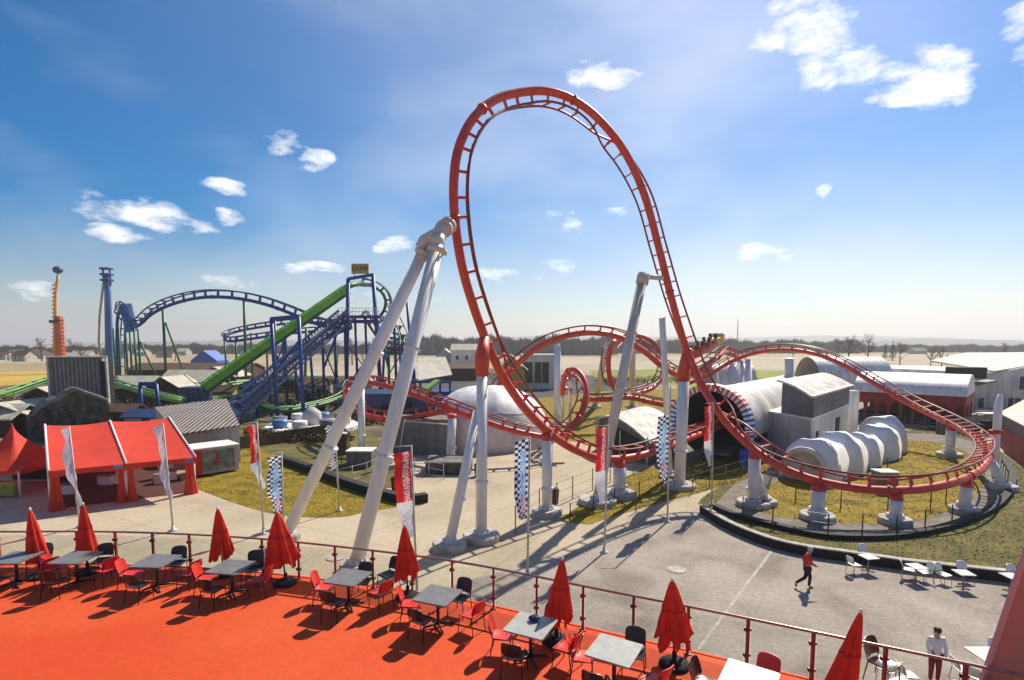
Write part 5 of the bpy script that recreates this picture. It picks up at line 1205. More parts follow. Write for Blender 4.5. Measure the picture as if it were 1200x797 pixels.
# golf cart
gc = G(1158, 508); cart = thing('golf_cart', 'dark golf cart with pale roof parked by the white building', 'cart', tuple(gc))
mb = MB(); mb.box((gc.x, gc.y, .75), (2.2, 1.2, .6)); mb.box((gc.x - .2, gc.y, 1.15), (.7, 1.1, .5)); mb.build('body', M['black_rubber'], cart)
mb = MB(); mb.box((gc.x, gc.y, 2.25), (2.2, 1.4, .1)); mb.build('roof', M['wall_white'], cart)
mb = MB()
for x in (-.9, .9):
    for y in (-.5, .5): mb.tube([(gc.x + x, gc.y + y, .9), (gc.x + x, gc.y + y, 2.2)], .03, 5)
mb.build('roof_post', M['leg_metal'], cart)
for x in (-.75, .75):
    for y in (-.6, .6): mb = MB(); mb.tube([(gc.x + x, gc.y + y - .1, .32), (gc.x + x, gc.y + y + .1, .32)], .32, 14); mb.build('wheel', M['black_rubber'], cart)
# tall white pole at right
tp = thing('white_pole', 'tall white round-headed pole at the right by the track bend', 'pole', tuple(G(1166, 560)))
q = G(1166, 560); mb = MB(); mb.tube([q, P(1167, 520, q.y), P(1170, 475, q.y), P(1172, 462, q.y)], [.22, .24, .26, .12], 12); mb.build('shaft', M['white_steel'], tp)
mb = MB(); mb.tube([P(1166.5, 508, q.y), P(1166.7, 504, q.y)], .4, 12); mb.build('collar', M['cloth_red'], tp)
# ================================================================== RIDES AND CLUTTER IN THE PARK
fr = thing('flat_ride', 'white circular flat ride platform with cars left of the white legs', 'ride', tuple(G(365, 505)))
q = G(366, 503); mb = MB(); mb.lathe(q, [(5.2, 0), (5.2, .45), (5.0, .6)], 28, False); mb.build('platform', M['wall_white'], fr)
mb = MB(); mb.lathe(q + Z * .6, [(1.2, .0), (1.0, 1.4), (.3, 2.0)], 16); mb.build('hub', M['wall_pale'], fr)
for k in range(8):
    a = k * math.pi / 4; c = q + Vector((3.7 * math.cos(a), 3.7 * math.sin(a), .6)); mb = MB(); mb.lathe(c, [(.7, .0), (.85, .5), (.8, .9), (.5, .85)], 10); mb.build('car', M[['wall_white', 'wall_grey', 'pale_blue'][k % 3]], fr)
used = [False]
tub = thing('planter', 'planter', 'planter', (0, 0, 0)); mb = MB(); mb.lathe((0, 0, 0), [(.8, 0), (1.05, 1.2), (1.0, 1.5)], 14); mb.build('tub', M['black_rubber'], tub)
mb = MB()
for k in range(90):
    a = rnd.uniform(0, 6.28); r_ = rnd.uniform(0, 1); z = 1.4 + rnd.uniform(0, 1.1); c = Vector((r_ * math.cos(a), r_ * math.sin(a), z)); s_ = .3
    v = [c + Vector((rnd.uniform(-s_, s_), rnd.uniform(-s_, s_), rnd.uniform(-s_, s_))) for _ in range(3)]; mb.add(v, [(0, 1, 2)])
mb.build('shrub', M['shrub'], tub)
for i, (x, y) in enumerate(((341, 490), (374, 484), (385, 474), (400, 470), (362, 478))):
    place(tub, used, G(x, y), i, ['big dark planter tub left of the flat ride', 'big dark planter tub behind the flat ride', 'dark planter tub right behind the flat ride', 'dark planter tub nearest the white leg', 'dark planter tub by the blue lattice lift'][i], 'planters around the flat ride')
# fences, wire
def fence(px, h, step, label, mp='leg_metal', r=.035, rails=3, name='wire_fence', panel=None):
    pts = [G(x, y) for x, y in px]; t = thing(name, label, 'fence', tuple(pts[0]))
    ps = []
    for a, b in zip(pts[:-1], pts[1:]):
        l = (b - a).length; k = max(1, round(l / step)); ps += [a.lerp(b, i / k) for i in range(k)]
    ps.append(pts[-1])
    for p in ps: mb = MB(); mb.tube([p, p + Z * h], r, 5); mb.build('post', M[mp], t)
    mb = MB()
    for k in range(rails): z = h * (.15 + .8 * k / max(1, rails - 1)); mb.tube([p + Z * z for p in ps], .012, 4)
    mb.build('wire', M[mp], t)
    if panel: 
        mb = MB()
        for a, b in zip(ps[:-1], ps[1:]): mb.beam(a + Z * h * .5, b + Z * h * .5, .04, h * .9)
        mb.build('boards', M[panel], t)
    return t
fence([(604, 625), (632, 602), (671, 585), (715, 565), (742, 556)], 1.5, 2.4, 'thin wire fence beside the path under the loop bottom', 'dark_concrete')
fence([(745, 600), (790, 585), (850, 565), (905, 550)], 1.3, 2.2, 'thin wire fence along the front of the centre lawn', 'dark_concrete')
fence([(668, 612), (720, 592), (775, 575), (830, 558), (900, 541)], 1.1, 2.6, 'thin wire fence through the middle of the centre lawn')
fence([(870, 606), (905, 618), (970, 628), (1050, 629), (1115, 616)], 1.2, 2.2, 'thin wire fence inside the black edging under the red track')
fence([(932, 588), (985, 596), (1040, 600), (1090, 598), (1125, 585), (1140, 570)], 1.1, 2.0, 'thin wire fence across the yellow oval lawn')
fence([(895, 590), (905, 560), (920, 552)], 1.9, 2.0, 'taller mesh fence at the left end of the oval lawn', 'dark_concrete')
fence([(1180, 575), (1168, 545), (1155, 532), (1150, 525)], 1.4, 2.0, 'mesh fence by the white pole at the track bend', 'dark_concrete')
fence([(640, 490), (700, 482), (790, 482), (850, 478)], 1.1, 2.5, 'pale railing across the rear lawn behind the shelter', 'dirty_white')
fence([(250, 535), (282, 527), (330, 520), (400, 508)], 1.3, 2.0, 'brown board fence behind the left lawn', 'wood_brown', name='board_fence', panel='hedge')
fence([(395, 570), (430, 560), (455, 548), (520, 562)], 1.2, 1.6, 'pale railing between the white legs and dome tent', 'dirty_white')
fence([(400, 545), (440, 540), (520, 532)], 1.1, 1.8, 'grey queue railing before the dome tent', 'dark_concrete')
# small service boxes and plinths
def block(name, label, cat, px, py, w, d, h, m, top='wall_white', rz=0):
    q = G(px, py); t = thing(name, label, cat, tuple(q))
    mb = MB(); mb.box((q.x, q.y, h / 2), (w, d, h), rz); mb.build('body', M[m], t)
    mb = MB(); mb.box((q.x, q.y, h + .05), (w + .12, d + .12, .09), rz); mb.build('lid', M[top], t); return t
block('service_box', 'grey service box with pale top left of the dome tent', 'box', 424, 546, 2.0, 1.6, 1.3, 'dark_concrete')
block('service_box', 'olive cabinet beside the short white flag pole', 'box', 399, 532, 1.4, 1.2, 1.9, 'hedge')
block('plinth', 'big dark concrete block under the lone white column', 'block', 527, 552, 3.4, 2.6, .9, 'stone', 'dark_concrete')
block('service_box', 'small grey box at the foot of the inflatable tunnel', 'box', 1036, 575, 1.2, 1.0, 1.3, 'dark_concrete')
block('service_box', 'grey box with pale lid below the white dome front', 'box', 478, 528, 3.0, 2.2, 1.4, 'wall_pale')
used = [False]
tr_ = thing('litter_bin', 'bin', 'bin', (0, 0, 0)); mb = MB(); mb.lathe((0, 0, 0), [(.22, 0), (.28, .8), (.26, .85)], 12); mb.build('body', M['wood_brown'], tr_); mb = MB(); mb.lathe((0, 0, .86), [(.3, 0), (.2, .12)], 12); mb.build('lid', M['leg_metal'], tr_)
for i, (x, y) in enumerate(((463, 575), (650, 590), (1130, 510), (560, 558))): place(tr_, used, G(x, y), 0, ['brown litter bin at the end of the left lawn wall', 'brown litter bin beside the path under the loop', 'brown litter bin near the arcade hall', 'brown litter bin before the dome tent'][i], 'litter bins')
# benches under the arcade
# manholes
def manhole(px, py, label):
    q = G(px, py); mb = MB(); mb.lathe((q.x, q.y, .02), [(.42, 0), (.42, .02), (.36, .03), (.36, .022)], 20, False); tag(mb.build('manhole_cover', M['concrete']), label, 'manhole cover')
manhole(793, 668, 'round pale manhole cover on the grey yard'); manhole(393, 654, 'round manhole cover on beige paving behind the railing')
# worn paint line in the yard
a, b_ = G(905, 645), G(818, 762); mb = MB(); mb.keep = True; d = (b_ - a).normalized(); s_ = Vector((-d.y, d.x, 0)) * .06
mb.add([tuple(v) for v in (Vector((a.x, a.y, .024)) - s_, Vector((a.x, a.y, .024)) + s_, Vector((b_.x, b_.y, .024)) + s_, Vector((b_.x, b_.y, .024)) - s_)], [(3, 2, 1, 0)]); kind(mb.build('painted_line', M['paint_pale']))

# ================================================================== BANNERS
def banner(base, top, flag_top, flag_bot, w_px, m, label, side=-1, bend=0):
    B = G(*base); Y = B.y; T = P(top[0], top[1], Y)
    t = thing('banner_flag', label, 'banner', tuple(B), 'tall banner flags')
    mb = MB(); mb.tube([B, B.lerp(T, .5), T], [.055, .045, .035], 8); mb.build('pole', M['dirty_white'], t)
    mb = MB(); mb.lathe(B, [(.2, 0), (.2, .06), (.09, .09), (.08, .3)], 12); mb.build('base', M['dirty_white'], t)
    za, zb = P(top[0], flag_top, Y).z, P(base[0], flag_bot, Y).z; W = w_px * Y / F
    def fn(u, v):
        z = zb + (za - zb) * v; k = (z - B.z) / (T.z - B.z); px_ = B.lerp(T, k)
        wob = .10 * math.sin(v * 9 + base[0]) * u + .05 * math.sin(v * 21 + u * 3); nar = .55 + .45 * min(1, v * 3.0 + .0) if True else 1
        return Vector((px_.x + side * (.06 + W * u * nar) + bend * (1 - v) ** 2, Y + wob * 1.4 - .06 * u, z - .1 * u))
    mb = MB(); mb.grid(fn, 8, 40, True, True); mb.build('flag', M[m], t)
    mb = MB(); mb.tube([T + Vector((side * W * 1.05, 0, -.05)), T + Vector((0, 0, -.02))], .02, 6); mb.build('crossbar', M['dirty_white'], t)
banner((94, 618), (81, 499), 501, 592, 8, 'banner_purple', 'faded purple and white banner before the left bay of the marquee', -1, .3)
banner((203, 622), (191, 496), 498, 585, 7, 'banner_purple', 'faded purple and white banner before the right bay of the marquee', -1, .2)
banner((309, 626), (301, 494), 497, 572, 9, 'banner_red', 'narrow red and white banner at the left lawn edge', -1, .3)
banner((333, 648), (330, 530), 534, 602, 15, 'banner_checker', 'blue checkered banner behind the wide-open red umbrella', -1)
banner((398, 599), (392, 492), 497, 549, 9, 'banner_checker', 'short checkered banner between the two big white legs')
banner((489, 702), (482, 522), 529, 628, 19, 'banner_red', 'wide red and white banner nearest the terrace railing', -1, .1)
banner((618, 676), (621, 512), 514, 608, 16, 'banner_checker', 'blue checkered banner in front of the loop bottom')
banner((708, 648), (713, 498), 500, 588, 12, 'banner_red', 'orange-red banner in front of the loop bottom')
banner((782, 612), (786, 453), 486, 562, 14, 'banner_checker', 'checkered banner beside the thick white column')
banner((834, 592), (836, 472), 475, 545, 9, 'banner_red', 'orange-red banner left of the tunnel mouth')

# ================================================================== TERRACE FURNITURE
def rounded_rect(w, d, r=.04, n=4):
    o = []
    for cx, cy, a0 in ((w / 2 - r, d / 2 - r, 0), (-w / 2 + r, d / 2 - r, 90), (-w / 2 + r, -d / 2 + r, 180), (w / 2 - r, -d / 2 + r, 270)):
        for k in range(n + 1): a = R(a0 + 90 * k / n); o.append((cx + r * math.cos(a), cy + r * math.sin(a)))
    return o
def make_table(m, legm='leg_metal'):
    t = thing('cafe_table', 'table', 'table'); 
    mb = MB(); mb.prism(rounded_rect(.88, .88), .735, .77); mb.build('tabletop', M[m], t)
    mb = MB(); mb.tube([(0, 0, .05), (0, 0, .70)], .04, 10); mb.box((0, 0, .722), (.5, .08, .02)); mb.box((0, 0, .7), (.08, .5, .02)); mb.build('pedestal', M[legm], t)
    for k in range(4):
        a = R(45 + 90 * k); mb = MB(); mb.tube([(0, 0, .09), (.3 * math.cos(a), .3 * math.sin(a), .05), (.38 * math.cos(a), .38 * math.sin(a), .015)], [.035, .028, .02], 6); mb.build('foot', M[legm], t)
    return t
def make_chair(m, legm='leg_metal'):
    t = thing('chair', 'chair', 'chair')
    def seat(u, v):
        x = (u - .5) * .46; y = (v - .5) * .45; return Vector((x * (1 - .1 * v), y, .46 - .035 * (1 - (2 * u - 1) ** 2) * (1 - (2 * v - 1) ** 2) - .02 * (1 - v) ** 3))
    mb = MB(); mb.grid(seat, 8, 8); mb.grid(lambda u, v: seat(1 - u, v) - Vector((0, 0, .02)), 8, 8)
    for fn_ in (lambda u, v: seat(u, 0) - Z * .02 * (v), lambda u, v: seat(1 - u, 1) - Z * .02 * v, lambda u, v: seat(0, 1 - u) - Z * .02 * v, lambda u, v: seat(1, u) - Z * .02 * v): mb.grid(fn_, 8, 1)
    mb.build('seat', M[m], t)
    def back(u, v, o=0):
        hw = .225 * (1 - .12 * abs(2 * v - 1) ** 6) ; top = .03 * (1 - (2 * u - 1) ** 4)
        x = (u - .5) * 2 * hw; cur = .055 * (2 * u - 1) ** 2
        return Vector((x, .235 + .11 * v - cur + o, .52 + .32 * v + top * v))
    mb = MB(); mb.grid(lambda u, v: back(1 - u, v), 10, 6); mb.grid(lambda u, v: back(u, v, .022), 10, 6)
    mb.grid(lambda u, v: back(u, 1, .022 * (1 - v)), 10, 1); mb.grid(lambda u, v: back(u, 0, .022 * v), 10, 1); mb.grid(lambda u, v: back(0, u, .022 * v), 6, 1); mb.grid(lambda u, v: back(1, u, .022 * (1 - v)), 6, 1)
    mb.build('backrest', M[m], t)
    for sx in (-1, 1):
        mb = MB(); mb.tube([(sx * .24, -.22, 0), (sx * .215, -.19, .44)], .013, 6); mb.build('leg', M[legm], t)
        mb = MB(); mb.tube([(sx * .24, .27, 0), (sx * .215, .2, .44), (sx * .212, .245, .56), (sx * .205, .31, .74)], .013, 6); mb.build('leg', M[legm], t)
    mb = MB(); mb.tube([(-.215, -.19, .435), (.215, -.19, .435)], .012, 6); mb.tube([(-.215, .2, .435), (.215, .2, .435)], .012, 6)
    for sx in (-1, 1): mb.tube([(sx * .215, -.19, .435), (sx * .215, .2, .435)], .012, 6)
    mb.build('seat_frame', M[legm], t)
    return t
protos = {}
def put(kindn, m, loc, rz, label, group, tilt=(0, 0)):
    k = (kindn, m)
    if k not in protos:
        legm = 'leg_metal' if m != 'chair_white' and m != 'table_white' else 'rail_steel'
        protos[k] = ((make_table if kindn == 't' else make_chair)(m, legm), [False])
    return place(protos[k][0], protos[k][1], loc, rz, label, group, scale=.92 if kindn == 'c' else None)
tables = [((18, 653), 'table_grey', 0), ((89, 653), 'table_grey', -2), ((183, 657), 'table_grey', -4), ((271, 664), 'table_grey', -9), ((408, 676), 'table_grey', -16), ((513, 697), 'table_grey', -21), ((622, 732), 'table_pale', -26), ((720, 761), 'table_pale', -30), ((878, 794), 'table_white', -34)]
onames = ['leftmost', 'second', 'third', 'fourth', 'fifth', 'sixth', 'seventh', 'eighth', 'ninth']
tabloc = []
for i, ((x, y), m, rz) in enumerate(tables):
    q = G(x, y, TZ + .77); q.z = TZ; tabloc.append(q); rz = R(rz)
    put('t', m, q, rz, '%s cafe table from the left, %s top' % (onames[i], {'table_grey': 'dark grey', 'table_pale': 'pale grey', 'table_white': 'whitish'}[m]) if i else 'leftmost cafe table, dark grey top', 'cafe tables on the terrace')
    def loc(dx, dy): return q + Vector((dx * math.cos(rz) - dy * math.sin(rz), dx * math.sin(rz) + dy * math.cos(rz), 0))
    ch = [('chair_red', -.72, .02, R(100), 'left'), ('chair_red', .74, .08, R(-100), 'right'), ('chair_black', .12, .66, R(-4), 'railing'), ('chair_black', -.05, -.62, R(184), 'near')]
    if i == 8: ch = [('chair_red', .1, .68, R(-6), 'railing'), ('chair_black', -.72, .0, R(95), 'left'), ('chair_black', .75, .1, R(-95), 'right')]
    for (cm, dx, dy, a, sd_) in ch:
        jx, jy, ja = rnd.uniform(-.09, .09), rnd.uniform(-.08, .10), rnd.uniform(-.3, .3)
        put('c', cm, loc(dx + jx, dy + jy), rz + a + ja, '%s chair on the %s side of the %s cafe table%s' % ('red' if cm == 'chair_red' else 'black', sd_, onames[i], '' if i == 0 else ' from the left'), 'chairs at the cafe tables')
# extra grey and dark chairs that stand loose by the railing
for (x, y, cm, a, lb) in ((300, 682, 'chair_black', 20, 'loose black chair just left of the wide-open umbrella'), (455, 690, 'chair_black', -40, 'loose black chair behind the fifth table, near the railing'), (1034, 800, 'chair_black', 30, 'black chair at the bottom edge right of the slim umbrella')):
    q = G(x, y, TZ); put('c', cm, q, R(a), lb, 'loose chairs on the terrace')
# closed umbrellas
def umbrella(base, top, spread, label, low=.55, tilt=0, lean=0):
    B = G(*base, TZ); T = P(top[0], top[1], B.y); H = T.z - TZ; t = thing('umbrella', label, 'umbrella', tuple(B), 'red umbrellas along the railing')
    lx = T.x - B.x
    mb = MB(); mb.tube([B + Z * .1, T - Vector((0, 0, .08))], .022, 8); mb.build('pole', M['leg_metal'], t)
    mb = MB(); mb.lathe(B, [(.30, 0), (.31, .05), (.24, .10), (.05, .13), (.045, .3)], 20); mb.build('base', M['black_rubber'], t)
    z0 = low; ph = rnd.uniform(0, 6)
    def fn(u, v):
        a = u * 2 * math.pi; r_ = spread * (1 - v) ** .72 * (1 - .35 * max(0, (.12 - v)) / .12 * 0) + .022
        fold = 1 + (.36 * (1 - v) ** .5) * math.cos(7 * a + ph + 1.6 * v) * (.8 + .4 * math.sin(2 * a + ph)) + .12 * math.sin(17 * a + 6 * v + ph) * (1 - v) ** .3
        hem = .10 * math.cos(6 * a + ph) * (1 - v) ** 3 + .05 * math.sin(3 * a)*(1 - v) ** 3
        z = z0 + hem + (H - z0 + .0) * v
        return Vector((B.x + lx * z / H + r_ * fold * math.cos(a), B.y + r_ * fold * math.sin(a), TZ + z))
    mb = MB(); mb.grid(fn, 72, 26); mb.grid(lambda u, v: fn(1 - u, v) * 1 - Vector((0, 0, .02)) if False else fn(u, v), 0, 0) if False else None
    mb.build('canopy', M['umbrella_red'], t)
    mb = MB(); mb.grid(lambda u, v: (lambda p, c: Vector((c + (p.x - c) * 1.04, B.y + (p.y - B.y) * 1.04, p.z)))(fn(u, .52 + .035 * v), B.x + lx * (fn(u, .52).z - TZ) / H), 72, 2); mb.build('strap', M['cloth_red'], t)
    mb = MB(); p = B + Vector((lx, 0, H)); mb.lathe(p - Z * .03, [(.03, 0), (.035, .04), (.012, .09)], 8); mb.build('finial', M['white_trim'], t)
umbrella((48, 676), (35, 597), .19, 'slim closed red umbrella behind the leftmost table')
umbrella((103, 671), (97, 591), .20, 'closed red umbrella behind the second table from the left')
umbrella((262, 674), (255, 596), .22, 'closed red umbrella behind the fourth table from the left')
umbrella((335, 684), (325, 600), .36, 'half-open wide red umbrella between fourth and fifth tables', .62)
umbrella((478, 700), (474, 616), .24, 'closed red umbrella touching the wide red banner', .6)
umbrella((652, 752), (659, 655), .23, 'closed red umbrella behind the seventh table', .5)
umbrella((790, 780), (788, 680), .30, 'closed red umbrella right of the eighth table', .55)
umbrella((975, 838), (1009, 717), .20, 'slim closed red umbrella leaning at the bottom right', .3)
# small things on tables
q = tabloc[6]; nb = thing('bag', 'small dark blue bag lying on the seventh cafe table', 'bag', (q.x + .08, q.y + .16, TZ + .77))
mb = MB(); mb.grid(lambda u, v: Vector((q.x + .08 + .13 * math.cos(2 * math.pi * u) * math.cos(math.pi * (v - .5)), q.y + .16 + .09 * math.sin(2 * math.pi * u) * math.cos(math.pi * (v - .5)), TZ + .83 + .06 * math.sin(math.pi * (v - .5)))), 16, 10); mb.build('pouch', mat('navy_cloth', (.01, .02, .10), .7, .2, 10), nb)
mb = MB(); mb.tube([(q.x - .02, q.y + .1, TZ + .86), (q.x + .08, q.y + .12, TZ + .93), (q.x + .17, q.y + .18, TZ + .86)], .01, 6); mb.build('handle', M['black_rubber'], nb)

# white chairs and tables on the yard
def yard(x, y, what, rz, lb):
    o = put(what, 'chair_white' if what == 'c' else 'table_white', G(x, y), R(rz), lb, 'white furniture on the yard')
    if what == 't' and y < 700: o.scale = (.68, .68, .9)
yard(1001, 672, 'c', 100, 'white chair, first from the left along the yard wall'); yard(1017, 670, 't', 10, 'white table, first from the left along the yard wall'); yard(1014, 660, 'c', 0, 'white chair between the first yard table and wall')
yard(1064, 678, 'c', 60, 'white chair left of the gap in the yard row'); yard(1073, 682, 't', 5, 'white table, second along the yard wall'); yard(1083, 681, 'c', -90, 'white chair right of the second yard table')
yard(1105, 684, 'c', 20, 'single white chair between second and third yard tables'); yard(1128, 690, 't', -5, 'white table, third along the yard wall'); yard(1131, 682, 'c', 0, 'white chair behind the third yard table')
yard(1184, 694, 't', 0, 'white table at the right end of the yard wall row'); yard(1190, 686, 'c', 10, 'white chair at the right end of the yard row')
for i, (x, y, w, a, lb) in enumerate(((1063, 806, 'c', 90, 'white chair behind the railing, left of the person in white'), (1060, 838, 't', 20, 'white table below the railing, left of the person in white'), (1040, 800, 'c', 200, 'white chair behind the railing near the slim umbrella'), (1120, 842, 't', 10, 'white table below the person in white'), (1142, 808, 'c', 120, 'white chair behind the railing near the red pillar'), (1158, 796, 't', 0, 'white table behind the railing beside the red pillar'), (1170, 782, 'c', -20, 'white chair against the red pillar'), (1128, 800, 'c', 80, 'white chair just right of the person in white'))):
    yard(x, y, w, a, lb)

# ================================================================== PEOPLE
def skin_mesh(name, verts, edges, radii, m, par, sub=2):
    me = bpy.data.meshes.new(name); me.from_pydata([tuple(v) for v in verts], edges, []); me.update()
    o = bpy.data.objects.new(name, me); C.objects.link(o); o.parent = par; WM[o.name] = WM[par.name].copy()
    md = o.modifiers.new('skin', 'SKIN'); sv = me.skin_vertices
    if not sv:
        bpy.context.view_layer.objects.active = o
        bm = bmesh.new(); bm.from_mesh(me); bm.verts.layers.skin.verify(); bm.to_mesh(me); bm.free(); sv = me.skin_vertices
    for i, r in enumerate(radii): sv[0].data[i].radius = (r, r) if isinstance(r, (int, float)) else r
    sv[0].data[0].use_root = True
    md.use_smooth_shade = True
    s = o.modifiers.new('subsurf', 'SUBSURF'); s.levels = sub; s.render_levels = sub
    me.materials.append(M[m]); return o
def person(loc, rz, label, J, top, trou, hair, sc=1.0, hold=None):
    t = thing('person', label, 'person', tuple(loc)); t.rotation_euler = (0, 0, rz); t.scale = (sc,) * 3; WM[t.name] = Matrix.Identity(4)
    names = [k for k in J if k != 'face']; idx = {k: i for i, k in enumerate(names)}
    ed = [('pelvis', 'belly'), ('belly', 'chest'), ('chest', 'neck'), ('neck', 'head0'), ('head0', 'head1'), ('head1', 'head2')]
    for s_ in 'lr': ed += [('chest', 'sh' + s_), ('sh' + s_, 'el' + s_), ('el' + s_, 'wr' + s_), ('wr' + s_, 'ha' + s_), ('pelvis', 'hi' + s_), ('hi' + s_, 'kn' + s_), ('kn' + s_, 'an' + s_), ('an' + s_, 'to' + s_)]
    rad = dict(pelvis=.13, belly=.12, chest=.145, neck=.055, head0=.075, head1=.098, head2=.075)
    for s_ in 'lr': rad.update({'sh' + s_: .06, 'el' + s_: .042, 'wr' + s_: .03, 'ha' + s_: .028, 'hi' + s_: .095, 'kn' + s_: .06, 'an' + s_: .04, 'to' + s_: .035})
    body = skin_mesh('body', [J[k] for k in names], [(idx[a], idx[b]) for a, b in ed], [rad[k] for k in names], 'skin', t)
    def sub(name, chain, rr, m):
        vs = [J[k] if isinstance(k, str) else Vector(k) for k in chain[0]]
        skin_mesh(name, vs, chain[1], rr, m, t)
    # jacket: torso and arms
    lst = ['belly', 'chest', 'shl', 'ell', 'wrl', 'shr', 'elr', 'wrr', 'pelvis']
    sub('jacket', (lst, [(0, 1), (1, 2), (2, 3), (3, 4), (1, 5), (5, 6), (6, 7), (0, 8)]), [.145, .165, .08, .06, .045, .08, .06, .045, .15], top)
    lst = ['pelvis', 'hil', 'knl', 'anl', 'hir', 'knr', 'anr']
    sub('trousers', (lst, [(0, 1), (1, 2), (2, 3), (0, 4), (4, 5), (5, 6)]), [.14, .11, .075, .055, .11, .075, .055], trou)
    for s_ in 'lr':
        a = J['an' + s_]; b = J['to' + s_]; skin_mesh('shoe', [a - Z * .03, (a + b) / 2 - Z * .0, b], [(0, 1), (1, 2)], [.05, .048, .04], 'cloth_black', t, 1)
    h = J['head1']; mb = MB(); mb.lathe(h + Z * .0, [(.085, .0), (.108, .05), (.1, .1), (.06, .135), (.01, .145)], 14); mb.build('hair', M[hair], t)
    f = J['face']
    mb = MB(); d = f.normalized(); s_ = Vector((d.y, -d.x, 0))
    mb.lathe(h + d * .1 - Z * .03, [(.008, -.02), (.016, -.012), (.01, .02)], 6); mb.build('nose', M['skin'], t)
    for q in (-1, 1):
        mb = MB(); mb.lathe(h + d * .092 + s_ * q * .034 - Z * .003, [(.004, -.008), (.011, 0), (.004, .008)], 8); mb.build('eye', M['hair_dark'], t)
        mb = MB(); mb.lathe(h + s_ * q * .1 - Z * .03, [(.008, -.03), (.018, 0), (.012, .03)], 8); mb.build('ear', M['skin'], t)
        side = 'l' if q < 0 else 'r'; wr, ha = J['wr' + side], J['ha' + side]; dd = (ha - wr).normalized(); pr = dd.cross(Z).normalized() if abs(dd.z) < .9 else s_
        for k in range(4):
            o0 = ha + pr * (k - 1.5) * .019 - dd * .005; L_ = [.06, .072, .068, .052][k]; cu = d * .012
            skin_mesh('finger', [o0 - dd * .02, o0 + dd * L_ * .5, o0 + dd * L_ * .9 + cu], [(0, 1), (1, 2)], [.0095, .009, .0075], 'skin', body, 1)
        skin_mesh('thumb', [wr + dd * .02, wr + dd * .045 + d * .03, wr + dd * .075 + d * .045], [(0, 1), (1, 2)], [.011, .011, .009], 'skin', body, 1)
    mb = MB(); mb.box(h + d * .095 - Z * .06, (.04, .012, .008), math.atan2(s_.y, s_.x)); mb.build('mouth', M['cloth_maroon'], t)
    return t
V = Vector
# faces +x, walking
Jw = dict(pelvis=V((0, 0, .92)), belly=V((.01, 0, 1.08)), chest=V((.03, 0, 1.33)), neck=V((.045, 0, 1.49)), head0=V((.055, 0, 1.57)), head1=V((.07, 0, 1.65)), head2=V((.065, 0, 1.71)),
          shl=V((.03, -.18, 1.42)), ell=V((.10, -.24, 1.16)), wrl=V((.30, -.20, 1.06)), hal=V((.37, -.19, 1.06)), shr=V((.03, .18, 1.42)), elr=V((-.12, .24, 1.17)), wrr=V((-.06, .25, .93)), har=V((-.04, .25, .85)),
          hil=V((0, -.09, .88)), knl=V((-.08, -.09, .50)), anl=V((-.42, -.09, .22)), tol=V((-.37, -.09, .06)), hir=V((0, .09, .88)), knr=V((.13, .09, .50)), anr=V((.10, .09, .09)), tor=V((.26, .09, .035)), face=V((1, 0, 0)))
person(G(945, 690), R(-20), 'person in red jacket and black trousers striding across the grey yard', Jw, 'cloth_red', 'cloth_black', 'hair_fair', 1.0)
Js = dict(pelvis=V((0, 0, .92)), belly=V((.0, 0, 1.08)), chest=V((.0, 0, 1.33)), neck=V((.0, 0, 1.49)), head0=V((.01, 0, 1.57)), head1=V((.025, 0, 1.65)), head2=V((.02, 0, 1.71)),
          shl=V((0, -.19, 1.42)), ell=V((.02, -.25, 1.15)), wrl=V((.16, -.2, .95)), hal=V((.23, -.16, .93)), shr=V((0, .19, 1.42)), elr=V((.02, .25, 1.15)), wrr=V((.16, .2, .95)), har=V((.23, .16, .93)),
          hil=V((0, -.09, .88)), knl=V((.02, -.1, .5)), anl=V((0, -.1, .09)), tol=V((.15, -.12, .035)), hir=V((0, .09, .88)), knr=V((.02, .1, .5)), anr=V((0, .1, .09)), tor=V((.15, .12, .035)), face=V((1, 0, 0)))
person(G(1094, 800), R(-100), 'person in white top and dark trousers standing below the terrace railing', Js, 'cloth_white', 'cloth_maroon', 'hair_dark', .96)

# red facade pillar at the right edge
pl = thing('facade_pillar', 'pinkish red slanted facade edge at the bottom right corner', 'pillar', tuple(P(1190, 760, 9)))
b0, b1 = P(1146, 812, 9), P(1208, 628, 9)
ext = b1 - b0
q = [b0 - ext * ((b0.z - 3.42) / ext.z), b0 + ext * 1.1]
mb = MB(); w = Vector((2.2, .4, 0)); dpt = Vector((.75, .6, 0))
v = [q[0], q[1], q[1] + w, q[0] + w]; mb.add([tuple(x) for x in v] + [tuple(x + dpt) for x in v], [(3, 2, 1, 0), (4, 5, 6, 7), (0, 1, 5, 4), (1, 2, 6, 5), (2, 3, 7, 6), (3, 0, 4, 7)]); mb.build('slab', M['pink_wall'], pl)
mb = MB(); mb.beam(q[0] + Vector((-.03, -.03, 0)), q[1] + Vector((-.03, -.03, 0)), .06, .06); mb.build('edge_trim', mat('pale_pink_trim', (.62, .30, .28), .5, .1, 2), pl)

